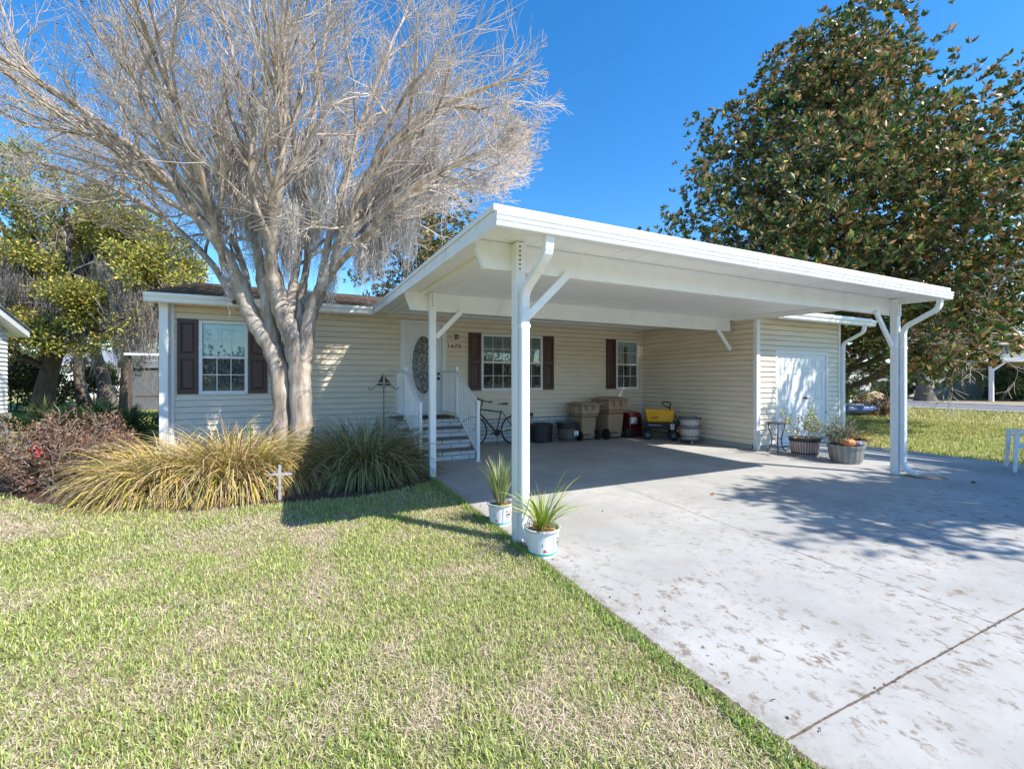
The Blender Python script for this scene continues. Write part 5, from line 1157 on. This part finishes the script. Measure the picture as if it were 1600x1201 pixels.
bl = [(-9.0,24.2,7.6,1.9,1.6,1.0),(-7.4,23.4,7.0,2.0,1.6,1.0),(-5.6,22.4,6.3,1.8,1.5,.9),(-4.4,21.6,5.6,1.5,1.3,.8),(-10.9,25.5,6.6,1.8,1.5,1.0),(-12.2,26,5.6,1.7,1.5,1.0),(-8.2,23.0,5.6,1.8,1.5,.7),(-6.4,22.2,4.9,1.7,1.5,.7),(-4.6,21.0,4.8,1.2,1.2,.7),(-10.2,24.4,5.0,1.6,1.5,.7),(-11.6,25.0,4.2,1.5,1.4,.7),(-9.3,23.6,4.0,1.2,1.3,.5),(-7.6,22.6,3.7,1.0,1.2,.45),(-6.4,22.8,8.0,1.4,1.2,.7),(-10.4,24.9,8.7,1.2,1.2,.6),(-8.2,24.0,9.0,1.1,1.0,.6),(-13.2,25.4,4.6,1.6,1.3,.9),(-12.4,24.4,3.2,1.3,1.2,.7),(-11.2,23.8,2.9,1.0,1,.5),(-14.2,26.4,6.6,1.6,1.3,.9),(-10.2,23.2,3.4,1.0,1.0,.5),(-9.4,22.8,2.9,1.0,.8,.45),(-8.0,22.2,3.0,1.0,.8,.45),(-6.6,21.6,3.4,1.0,.8,.5),(-10.8,23.4,2.4,.9,.8,.5),(-5.4,21.2,3.9,1.0,.8,.5),(-9.2,24,10.3,1.2,1,.6),(-11.8,25,9.6,1.2,1,.6),(-13.4,26,8.4,1.3,1,.6)]
oak((-9.2,23.8,0), 'spreading live oak with a dark leaning trunk and yellow green leaves left of the house', [(-9.3,23.8,-.2),(-9.15,23.75,1.2),(-8.8,23.6,2.6),(-8.5,23.6,4.0)], bl, 3400, .14, seed=31, rad0=.38, cr_=.36)
bl = [(-10.8,30.3,6.2,2.2,1.8,1.1),(-8.8,29.9,5.5,2.0,1.8,.9),(-12.8,31,5.6,1.9,1.8,1.0),(-9.5,30.3,7.8,1.8,1.6,.9),(-7.4,29.4,4.6,1.4,1.3,.8),(-12,30.6,7.6,1.6,1.6,.9)]
oak((-10.1,30.3,0), 'pale trunked oak standing second back behind the leaning live oak', [(-10.05,30.3,-.2),(-10.4,30.4,1.3),(-10.5,30.5,2.8),(-10.4,30.5,4.4)], bl, 1000, .18, bark='bark_grey', seed=33, rad0=.28)
bl = [(-10.2,34,7.2,2.2,1.8,1.1),(-8.0,33.2,6.0,2.2,1.8,1.0),(-12.2,34.6,6.2,2.2,1.8,1.2),(-9.4,33.4,9.2,1.7,1.6,.9),(-6.4,32.6,5.2,1.5,1.4,.9)]
oak((-10.4,33.8,0), 'mossy oak with a curved trunk farthest back beside the pale house', [(-10.3,33.8,-.2),(-10.55,33.85,1.6),(-11.0,34.1,3.4),(-10.8,34,5.0)], bl, 1000, .19, bark='bark_grey', seed=35, rad0=.4)
A2 = [(-8.6+rb.uniform(-2.6,3.4),22.8+rb.uniform(-.6,.9),rb.uniform(3.6,6.0),rb.uniform(.8,2.0)) for _ in range(20)]+[(-5.2+rb.uniform(-.9,1.3),21.4+rb.uniform(-.4,.4),rb.uniform(3.6,5.2),rb.uniform(1.4,2.6)) for _ in range(18)]
moss('spanish_moss', 'long grey curtains of spanish moss under the live oak left of the house', A2, 90, .6, 1.6, .22, .016, ((.36,.32,.28),(.25,.22,.19),(.48,.44,.39)))
# a leafless cypress with a few rusty leaves rising behind the oaks
cy = thing('bald_cypress', 'nearly bare cypress with a few rusty leaves behind the live oak', 'tree', (-7.6,27,0)); g = Grow(41, None, .008, .05, .12)
P = limb_path([(-7.6,27,0),(-7.5,27,5),(-7.7,27,10),(-7.6,27,15.5)], 20); g.paths[0].append(([tuple(p) for p in P], [.26*(1-.93*i/(len(P)-1)) for i in range(len(P))]))
for i in range(4, len(P)):
    for _ in range(4):
        a = rng.uniform(0,6.28); g.limb(P[i], Vector((math.cos(a),math.sin(a),.35)), 3.6*(1.15-i/len(P)), .05*(1.15-i/len(P)), 1, 3, .4, (.4,.9), (4,6), (.4,.6))
g.mesh('trunk', [0], 8, 'bark_grey', cy, True); g.mesh('twigs', [1,2,3], 3, 'twig_grey', cy)
tps = rng.sample(g.tips, min(500, len(g.tips))); c = np.repeat(np.array([tuple(p) for p, d in tps]), 4, 0); n = len(c)
V, F, col = leaves(c+NR.normal(size=(n,3))*.12, NR.normal(size=(n,3)), .14, .05, pal(n, [(.45,.2,.08),(.3,.14,.06)], [1,1])); np_mesh('leaves', V, F, 'leaves_matt', col, cy)

# shade tree out of frame at the right: it throws the dappled shade on the drive and shed doors
bl = []
for _ in range(80):
    z = rb.uniform(6.4,9.0); x = 9.3+9.0*rb.random()**1.0; bl.append((x+(z-7.5)*.53, rb.uniform(-5.0 if x > 11 else -3.2,-1.35 if x < 11.5 else -2.0)-(z-7.5)*.72, z, rb.uniform(.45,.95), rb.uniform(.45,.85), rb.uniform(.4,.7)))
for _ in range(26): bl.append((rb.uniform(12.9,16.2), rb.uniform(.7,2.2), rb.uniform(7.2,8.6), rb.uniform(.3,.6), rb.uniform(.3,.55), rb.uniform(.25,.5)))
oak((14.6,-3.2,0), 'leafy shade tree standing beyond the right side of the driveway', [(14.6,-3.2,-.1),(14.5,-3.2,2),(14.7,-3.1,4),(14.7,-3.1,6)], bl, 700, .19, seed=51, rad0=.3, per=30, name='shade_tree', cr_=.38)

# -- shrubs
def bush(name, label, cat, loc, r, hgt, nst, cols, w, leaf, nleaf, bark='twig_grey', spread=(.2,1.0), seed=1, flowers=0, mat='leaves_matt'):
    t = thing(name, label, cat, loc); g = Grow(seed, None, .0025, .06, .14); x, y, z = loc
    for i in range(nst):
        a = rng.uniform(0,6.28); th = rng.uniform(*spread); g.limb(Vector((x+.15*r*math.cos(a),y+.15*r*math.sin(a),z)), Vector((math.sin(th)*math.cos(a),math.sin(th)*math.sin(a),math.cos(th))), hgt*rng.uniform(.6,1.05), .011*hgt, 0, 2, .12, (.4,.9), (5,8), (.35,.6))
    g.mesh('stems', [0,1,2], 4, bark, t)
    pts = [q for l in (1,2) for p in g.paths[l] for q in p[0][1:]]; idx = NR.integers(0,len(pts),nleaf); c = np.array(pts)[idx]+NR.normal(size=(nleaf,3))*.03
    V, F, col = leaves(c, NR.normal(size=(nleaf,3))+np.array([0,0,.3]), NR.uniform(.6,1.2,nleaf)*leaf, NR.uniform(.6,1.1,nleaf)*leaf*.55, pal(nleaf, cols, w)); np_mesh('leaves', V, F, mat, col, t)
    if flowers:
        idx = NR.integers(0,len(pts),flowers); c = np.repeat(np.array(pts)[idx],10,0); n = len(c)
        V, F, col = leaves(c+NR.normal(size=(n,3))*.012, NR.normal(size=(n,3)), .05, .04, pal(n, [(.75,.12,.12),(.85,.3,.3)], [2,1], .1)); np_mesh('flowers', V, F, 'leaves_matt', col, t)
    return t
AZ = [(.20,.09,.06),(.32,.17,.11),(.12,.06,.04),(.26,.20,.08),(.4,.26,.17)]
bush('azalea_bush', 'large brown azalea bush with a few red flowers at the left of the bed', 'bush', (-3.10,8.55,-.04), .9, .88, 52, AZ, [4,3,3,1,1.5], .055, 11000, seed=61, spread=(.15,1.35), flowers=5)
bush('azalea_bush', 'smaller brown azalea bush behind the tall grass near the corner column', 'bush', (-2.9,9.5,-.04), .7, .6, 20, AZ, [4,3,3,1,1.5], .055, 4500, seed=62, spread=(.15,1.2))
bush('camellia_bush', 'loose green flowering bush growing in the striped half barrel planter', 'bush', (9.16,5.50,.31), .3, .52, 8, [(.34,.42,.05),(.16,.26,.05),(.55,.58,.30),(.65,.6,.5)], [5,4,1.6,.8], .06, 520, seed=63, spread=(.3,1.1), mat='leaves_glossy', bark='twig_pale')
bush('sedum_plant', 'spiky blue green plant growing out of the grey half barrel', 'plant', (9.12,4.80,.27), .2, .42, 12, [(.10,.20,.11),(.2,.3,.16),(.4,.1,.05)], [5,3,.5], .055, 560, seed=64, spread=(.1,1.2))
t = thing('dried_plant', 'brown withered hanging foliage plant at the right of the grey half barrel', 'plant', (9.30,4.86,.27))
blade_clump('blades', t, (9.26,4.82,.27), 170, .16, .35, .62, .018, [(.16,.06,.04),(.26,.12,.07)], [2,1], lean=(.2,1.0), droop=.8)
# saw palmetto: fans of stiff leaflets
def palmetto(loc, nf, label):
    t = thing('saw_palmetto', label, 'palm', loc); x, y, z = loc; parts = []; g = Grow(1)
    for i in range(nf):
        a = rng.uniform(0,6.28); th = rng.uniform(.1,1.15); L_ = rng.uniform(.5,.95); d = Vector((math.sin(th)*math.cos(a),math.sin(th)*math.sin(a),math.cos(th))); b = Vector((x,y,z))+Vector((rng.uniform(-.35,.35),rng.uniform(-.35,.35),0)); e = b+d*L_
        g.paths[0].append(([tuple(b),tuple(b+d*L_*.5),tuple(e)], [.008,.007,.006])); s = d.cross(Vector((0,0,1))).normalized(); n = 24
        an = np.linspace(-1.9,1.9,n); dirs = np.array([tuple(d*math.cos(q)+s*math.sin(q)+Vector((0,0,.12*math.cos(q*3)))) for q in an]); c = np.repeat(np.array([tuple(e)]),n,0)
        parts.append(leaves(c, dirs, rng.uniform(.36,.5), .035, pal(n, [(.05,.10,.03),(.12,.17,.04),(.25,.27,.07)], [4,3,1]), .1))
    V, F, cc = join(parts); g.mesh('stalks', [0], 4, 'twig_grey', t); np_mesh('fronds', V, F, 'leaves_glossy', cc, t)
palmetto((-3.35,11.3,-.05), 34, 'dark green saw palmetto beside the corner column of the house')
palmetto((-4.6,12.6,-.05), 20, 'smaller saw palmetto farther left behind the azalea bush')

# ------------------------------------------------------------------ loose leaves and twigs on the drive
spots = [(9.0+rng.gauss(0,.35), 5.75+rng.gauss(0,.12)) for _ in range(46)]+[(rng.uniform(2.2,10.5), rng.uniform(1.0,9)) for _ in range(26)]+[(1.95+abs(rng.gauss(0,.08)), rng.uniform(.5,6)) for _ in range(50)]+[(rng.uniform(2,6), 1.195+rng.gauss(0,.012)) for _ in range(26)]
spots = [s for s in spots if s[1] < 6.3 or s[0] < 8.8]
n = len(spots); V, F, cc = leaves(np.array([(x,y,.006) for x, y in spots]), np.concatenate([NR.normal(size=(n,2)), np.abs(NR.normal(size=(n,1)))*.12], 1), NR.uniform(.01,.034,n), NR.uniform(.006,.014,n), pal(n, [(.13,.08,.05),(.25,.14,.07),(.07,.05,.04),(.32,.26,.12)], [4,2,3,1]), .15)
tag(np_mesh('leaf_litter', V, F, 'leaves_matt', cc), 'dry brown leaf litter scattered on the concrete driveway', 'leaf litter', kind='stuff')
for (x, y, a, l, lab) in ((4.9,4.15,.4,.11,'curled orange brown magnolia leaf lying in the middle of the driveway'), (10.05,4.95,2.0,.10,'orange brown magnolia leaf lying beside the grey half barrel'), (8.9,2.95,.1,.13,'dark magnolia leaf lying in the dappled shade near the far post')):
    V, F, cc = leaves(np.array([(x,y,.008)]), np.array([(math.cos(a),math.sin(a),.12)]), l, l*.45, np.array([(.38,.14,.05) if l < .12 else (.1,.06,.04)]), .3); tag(np_mesh('fallen_leaf', V, F, 'leaves_matt', cc), lab, 'leaf')

# ------------------------------------------------------------------ neighbours
nh = thing('neighbour_house', 'corner of a grey white sided neighbour house at the left edge of the photo', 'house', (-7.3,16.9,0))
build_siding('wall', 'far_white', nh, [('y', -7.3, 9.5, 16.9, .62, 2.86, 1), ('x', 16.9, -15, -7.3, .62, 2.86, 1)])
mb = MB(); mb.box(-15,-7.32,9.5,16.88,-.1,3.3); mb.prism([(9.3,2.8),(13.2,4.05),(16.9,2.8)], 'x', -14.9, -7.32); mb.build('gable', 'far_white', nh)
mb = MB(); mb.box(-15.05,-7.22,9.4,16.96,-.1,.61); mb.build('brick_base', 'neighbour_brick', nh)
mb = MB(); mb.prism([(8.9,2.72),(13.2,4.15),(17.35,2.72),(17.35,2.90),(13.2,4.33),(8.9,2.90)], 'x', -15.2, -7.02); mb.build('roof', 'far_white', nh)
mb = MB(); mb.prism([(8.88,2.91),(13.2,4.345),(17.37,2.91),(17.37,2.93),(13.2,4.365),(8.88,2.93)], 'x', -15.25, -6.98); mb.build('shingles', 'far_roof_grey', nh)
mb = MB(); mb.box(-7.2,-6.9,16.6,17.1,-.05,.03); tag(mb.build('concrete_pad', 'kerb_concrete'), 'small white concrete pad at the foot of the left neighbour house', 'pad')

def simple_house(name, label, x, y, w, d, h, wallm, roofm, rz=0, wins=(), rh=1.5, cat='house', eave=.4):
    t = thing(name, label, cat, (x,y,0), rz); B = lambda mb, n, m, p=t: mb.build(n, m, p, world=False)
    mb = MB(); mb.box(-w/2,w/2,-d/2,d/2,-.1,h); mb.prism([(-d/2,h),(0,h+rh*.92),(d/2,h)], 'x', -w/2, w/2); B(mb, 'wall', wallm)
    mb = MB(); e = eave; mb.add([(-w/2-e,-d/2-e,h-.05),(w/2+e,-d/2-e,h-.05),(w/2+e,0,h+rh),(-w/2-e,0,h+rh),(-w/2-e,d/2+e,h-.05),(w/2+e,d/2+e,h-.05),(-w/2-e,-d/2-e,h+.08),(w/2+e,-d/2-e,h+.08),(w/2+e,0,h+rh+.13),(-w/2-e,0,h+rh+.13),(-w/2-e,d/2+e,h+.08),(w/2+e,d/2+e,h+.08)],
       [(0,3,2,1),(3,4,5,2),(6,7,8,9),(9,8,11,10),(0,1,7,6),(4,10,11,5),(0,6,9,3),(3,9,10,4),(1,2,8,7),(2,5,11,8)]); B(mb, 'roof', roofm)
    mb = MB()
    for side in (-1,): mb.box(-w/2-e,w/2+e,-d/2-e-.03,-d/2-e-.002,h-.06,h+.09)
    B(mb, 'fascia', 'far_white')
    for (a, z0, z1, ww) in wins:
        mb = MB(); mb.box(a-ww/2,a+ww/2,-d/2-.05,-d/2-.004,z0,z1); f = B(mb, 'window', 'white_trim')
        mb = MB(); 
        for q in (0,1): mb.box(a-ww/2+.06,a+ww/2-.06,-d/2-.06,-d/2-.052,z0+.06+q*(z1-z0)/2,z0+(z1-z0)/2-.03+q*((z1-z0)/2-.02)); 
        B(mb, 'pane', 'far_grey', f)
    return t
H = simple_house
H('mobile_home', 'long white mobile home far behind the oaks on the left', -15.6, 55.5, 8.6, 6, 2.75, 'far_white', 'far_roof_grey', .28, [(1.9,1.1,2.1,1.3),(-2.4,1.1,2.1,1.3)])
t = thing('garden_shed', 'small dark grey garden shed left of the corner column', 'shed', (-6.9,28.6,0)); mb = MB(); mb.box(-8.0,-6.4,27.8,29.6,-.1,2.1); mb.build('wall', 'far_grey', t)
mb = MB(); mb.prism([(27.7,2.1),(29.7,2.1),(29.7,2.4),(28.7,2.75),(27.7,2.4)], 'x', -8.1, -6.3); mb.build('roof', 'far_roof_grey', t); mb = MB(); mb.box(-6.395,-6.37,28.2,29.2,0,1.9); mb.build('door', 'far_white', t)
t = thing('patio_cover', 'low pale patio cover on thin dark posts just left of the corner column', 'patio cover', (-5.2,22,0)); mb = MB(); mb.prism([(20.8,2.42),(24,2.62),(24,2.7),(20.8,2.5)], 'x', -5.9, -3.4); mb.build('roof', 'far_white', t)
for x in (-5.8,-4.9,-3.6):
    mb = MB(); mb.box(x,x+.07,20.9,20.97,-.05,2.43); mb.build('post', 'far_brown', t)
mb = MB(); mb.box(-5.6,-3.6,20.95,21.0,.85,.92); mb.build('rail', 'far_brown', t)
# right side, across the side yard
nc = thing('neighbour_carport', 'white roofed carport sheltering a golf cart across the side yard', 'carport', (29.5,14.6,0))
mb = MB(); mb.add([(25.0,12.6,2.42),(31.0,12.6,2.42),(31.0,18.6,2.70),(25.0,18.6,2.70),(25.0,12.6,2.60),(31.0,12.6,2.60),(31.0,18.6,2.88),(25.0,18.6,2.88)], [(0,3,2,1),(4,5,6,7),(0,1,5,4),(1,2,6,5),(2,3,7,6),(3,0,4,7)]); mb.build('roof', 'far_white', nc)
mb = MB(); mb.box(25.0,31.0,12.52,12.595,2.42,2.62); mb.build('gutter', 'white_metal', nc)
for x, y in ((30.5,13.0),(25.4,13.0),(30.5,18.0)):
    mb = MB(); mb.box(x,x+.16,y,y+.16,-.05,2.44); mb.bar((x-.5,y+.08,2.4),(x,y+.08,1.9),.1,.1) if x > 28 else None; mb.build('post', 'white_metal', nc)
H('neighbour_house', 'white sided neighbour house behind the golf cart carport', 35.5, 25.5, 16, 7, 2.7, 'far_white', 'far_roof_grey', -.25, [(-5,1.1,2.2,1.4),(-2,1.1,2.2,1.2)], 1.0)
# golf cart
gc = thing('golf_cart', 'beige golf cart with white seat parked under the neighbour carport', 'golf cart', (28.4,14.3,0), math.radians(-25)); GB = lambda mb, n, m, p=gc, **k: mb.build(n, m, p, world=False, **k)
mb = MB(); mb.prism([(-1.2,.32),(-1.15,.78),(-.75,.86),(-.3,.80),(-.28,.42),(.25,.38),(.30,.72),(.75,.88),(1.2,.72),(1.25,.42),(1.1,.30)], 'y', -.58, .58); GB(mb, 'body', 'cart_beige', bevel=.04)
mb = MB(); mb.box(-.75,-.25,-.52,.52,.86,.98); mb.bar((-.78,0,.98),(-.88,0,1.38),.12,1.0,up=(0,1,0)); GB(mb, 'seat', 'leather_white')
mb = MB(); mb.box(-1.1,.85,-.6,.6,1.86,1.93); GB(mb, 'canopy', 'leather_white', bevel=.03)
for x, xx in ((-.95,-1.0),(.75,.6)):
    for y in (-.52,.52): mb = MB(); mb.tube([(x,y,.8),(xx,y,1.87)], .02, 6); GB(mb, 'canopy_post', 'black_metal')
for x in (-.85,.85):
    for y in (-.56,.56):
        mb = MB(); mb.tube([(x,y-.09,.23),(x,y+.09,.23)], .23, 18); w_ = GB(mb, 'wheel', 'rubber'); mb = MB(); mb.tube([(x,y-.1,.23),(x,y+.1,.23)], .11, 12); GB(mb, 'rim', 'far_grey', w_)
mb = MB(); mb.tube([(.5,.2,.85),(.25,.2,1.1)], .02, 6); mb.tube([(.25+.02*math.sin(a),.2+.16*math.cos(a),1.1+.14*math.sin(a)) for a in [i*math.pi/8 for i in range(17)]], .015, 6); GB(mb, 'steering_wheel', 'black_plastic')
# garden clutter in front of it
t = thing('kayak', 'blue and pale kayak lying on the grass in front of the golf cart', 'kayak', (21.6,11.0,0), math.radians(-25)); mb = MB()
mb.lathe([(.001,-1.5),(.16,-1.2),(.28,-.6),(.31,0),(.28,.6),(.16,1.2),(.001,1.5)], (0,0,0), 14); mb.v = [(z, x, .24+y*.7) for x, y, z in mb.v]; mb.build('hull', 'tarp_blue', t, world=False, smooth=True)
mb = MB(); mb.box(-.5,.4,-.18,.18,.40,.47); mb.build('cockpit', 'far_white', t, world=False)
bush('brush_pile', 'heap of brown cut brush and leaves beside the kayak', 'brush pile', (22.9,10.7,-.05), 1.2, .75, 30, AZ, [4,3,3,1,2], .14, 1500, seed=71, spread=(.3,1.5))
bush('garden_shrub', 'bright green leafy shrub in front of the golf cart', 'shrub', (19.6,10.4,-.05), .6, 2.1, 16, [(.25,.38,.05),(.4,.45,.08),(.1,.18,.03)], [3,2,1.5], .17, 900, seed=72, spread=(.05,.5))
H('neighbour_house', 'long white house with green windows behind the forked street oak', 52, 24.5, 20, 8, 2.9, 'far_white', 'far_roof_grey', -.55, [(-7.6,1.0,2.3,1.6),(-3,1.2,2.0,.9)], 1.4)
H('neighbour_house', 'tan brick house far back between the juniper and the hedge', 66, 21.5, 13, 8, 3.0, 'far_beige', 'far_roof_grey', -.7, [(-1.5,1.9,2.5,1.2)], 1.5)
hc = H('neighbour_house', 'beige house at the right edge behind its white carport', 56, 10.2, 14, 8, 2.9, 'far_beige', 'far_roof_grey', -1.05, [(-2.5,1.1,2.4,1.6),(1.5,1.1,2.4,1.2)], 1.5)
nc = thing('neighbour_carport', 'white carport on slender posts at the far right across the street', 'carport', (45,12,0))
mb = MB(); mb.add([(43.4,13.9,2.75),(49.5,9.2,2.75),(53.5,14.0,3.0),(47.4,18.5,3.0),(43.4,13.9,2.98),(49.5,9.2,2.98),(53.5,14.0,3.25),(47.4,18.5,3.25)], [(0,3,2,1),(4,5,6,7),(0,1,5,4),(1,2,6,5),(2,3,7,6),(3,0,4,7)]); mb.build('roof', 'far_white', nc)
for x, y in ((44.3,13.6),(46.3,12.0),(48.6,10.3)):
    mb = MB(); mb.box(x,x+.22,y,y+.22,-.05,2.78); mb.bar((x+.1,y+.1,2.1),(x+.7,y-.4,2.74),.12,.12); mb.build('post', 'white_metal', nc)
for lab, x, y, rx, hz in (('dark shaded shrub behind the leaning live oak', -12.6, 29.5, 2.2, 1.5), ('tall dark shrub beyond the oaks at the far left', -17.5, 36, 3.2, 2.2), ('dark green shrub between the oak trunks and the pale mobile home', -12.8, 39.5, 1.3, 1.5)):
    t = thing('shade_shrub', lab, 'shrub', (x,y,0)); mb = MB()
    for q in range(5): mb.tube([(x+.2*q-.4,y,-.05),(x+.3*q-.6,y,hz*.9)], .03, 5)
    mb.build('stems', 'bark_dark', t); leafy('foliage', t, split([(x,y,hz*.9,rx,rx*.7,hz*.95)], 9, .5), 420, 18, .25, .17, .09, [(.05,.07,.025),(.12,.14,.04),(.22,.16,.08)], [4,3,1.3], 'leaves_matt', up=.2, shell=.7)
# street trees
oak((40.7,16,0), 'forked grey street oak with spreading limbs across the road', [(40.8,16.0,-.1),(40.6,16.05,1.3),(40.3,16.2,2.6),(40.0,16.4,3.9)], [(39.5,17,6.2,2.2,2,1.2),(41.6,15.2,6.4,2.3,2,1.2),(43,14.2,5.8,1.8,1.8,1.0),(38.4,18,5.6,1.8,1.8,1),(40.6,16,7.8,2,2,1)], 420, .2, cols=[(.16,.22,.06),(.3,.33,.12),(.08,.11,.04)], w=[3,2,2], bark='bark_grey', seed=81, rad0=.5)
oak((47.6,16.9,0), 'pale green fluffy juniper by the street', [(47.8,17.0,-.1),(47.7,17.0,.8),(47.4,17,1.6)], [(47.6,16.8,2.6,1.9,1.9,1.3),(46.6,17.2,3.3,1.5,1.5,1.0),(48.8,16.2,2.2,1.5,1.5,.9),(47.4,16.9,4.2,1.2,1.2,.9)], 520, .16, cols=[(.40,.44,.24),(.28,.34,.15),(.5,.5,.3)], w=[3,2,1], bark='bark_grey', seed=82, rad0=.22, name='juniper')
oak((50.8,15.7,0), 'dark evergreen tree with straight trunk near the clipped hedge', [(50.8,15.7,-.1),(50.8,15.7,1.5),(50.8,15.7,3.4),(50.8,15.7,5)], [(50.8,15.7,5.0,2.4,2.4,1.5),(52.3,14.6,4.6,1.9,1.9,1.2),(49.4,16.6,5.0,1.9,1.9,1.2),(51,15.6,7,1.8,1.8,1.2)], 520, .2, cols=[(.04,.07,.025),(.09,.13,.04),(.15,.17,.06)], w=[4,3,1], seed=83, rad0=.4)
for nm, lab, x, y, rx, hz in (('clipped_hedge','dark clipped round hedge beside the far right carport',46.6,13.2,1.5,1.25),('clipped_hedge','low dark hedge in front of the beige house at the far right',53.0,10.9,3.0,.8),('garden_shrub','low green shrub row in front of the long white house',45.6,20.5,2.6,.7)):
    t = thing(nm, lab, 'hedge', (x,y,0)); mb = MB()
    for q in range(5): mb.tube([(x+.2*q-.4,y,-.05),(x+.25*q-.5,y,hz*.8)], .03, 5)
    mb.build('stems', 'bark_dark', t); leafy('foliage', t, [(x,y,hz*.95,rx,rx*.7,hz*.9)], 420, 16, .16, .13, .08, [(.03,.06,.02),(.07,.11,.03),(.12,.16,.05)], [4,3,1], 'leaves_matt', up=.2, shell=.5)
# bare tree leaning in from beyond the right edge
bt = thing('bare_tree', 'bare whitish branches reaching in from the right below the magnolia', 'tree', (18.4,4.6,0)); g = Grow(91, None, .005, .0, .16)
for (a, b_, c_, l) in ((-.9,.5,.10,2.6),(-.95,.35,.35,2.9),(-.85,.45,-.12,2.4),(-.6,.6,.9,2.2)):
    p = Vector((18.4,4.6,2.5)); g.limb(p, Vector((a,b_,c_)), l, .045, 1, 4, .22, (.35,.9), (4,6), (.45,.7))
g.paths[0].append(([(18.7,4.5,-.05),(18.5,4.55,1.5),(18.4,4.6,2.55)], [.10,.08,.06]))
bt_m = g.mesh('trunk', [0], 8, 'twig_pale', bt, True); g.mesh('branches', [1,2,3,4], 4, 'twig_pale', bt)

# far woods closing the horizon
parts = []; nb = 2400
th = NR.uniform(-3.14, 3.14, nb); rd = NR.uniform(85, 130, nb); hh = np.array([4.5+3.0*noise.noise(Vector((t_*5,0,0)))+1.5*noise.noise(Vector((t_*17,3,0))) for t_ in th])
c = np.stack([20+np.sin(th)*rd, np.cos(th)*rd, NR.uniform(.1,1,nb)*hh*1.5], 1); n = nb*40; base = np.repeat(c,40,0)+NR.normal(size=(n,3))*np.array([1.6,1.6,1.1])
V, F, cc = leaves(base, NR.normal(size=(n,3)), .9, .55, np.repeat(pal(nb, [(.05,.08,.03),(.09,.11,.04),(.13,.12,.06),(.17,.14,.10)], [4,3,2,1.2]),40,0))
tag(np_mesh('woods', V, F, 'leaves_matt', cc), 'distant mixed woods along the horizon behind the houses', 'woods', kind='stuff')
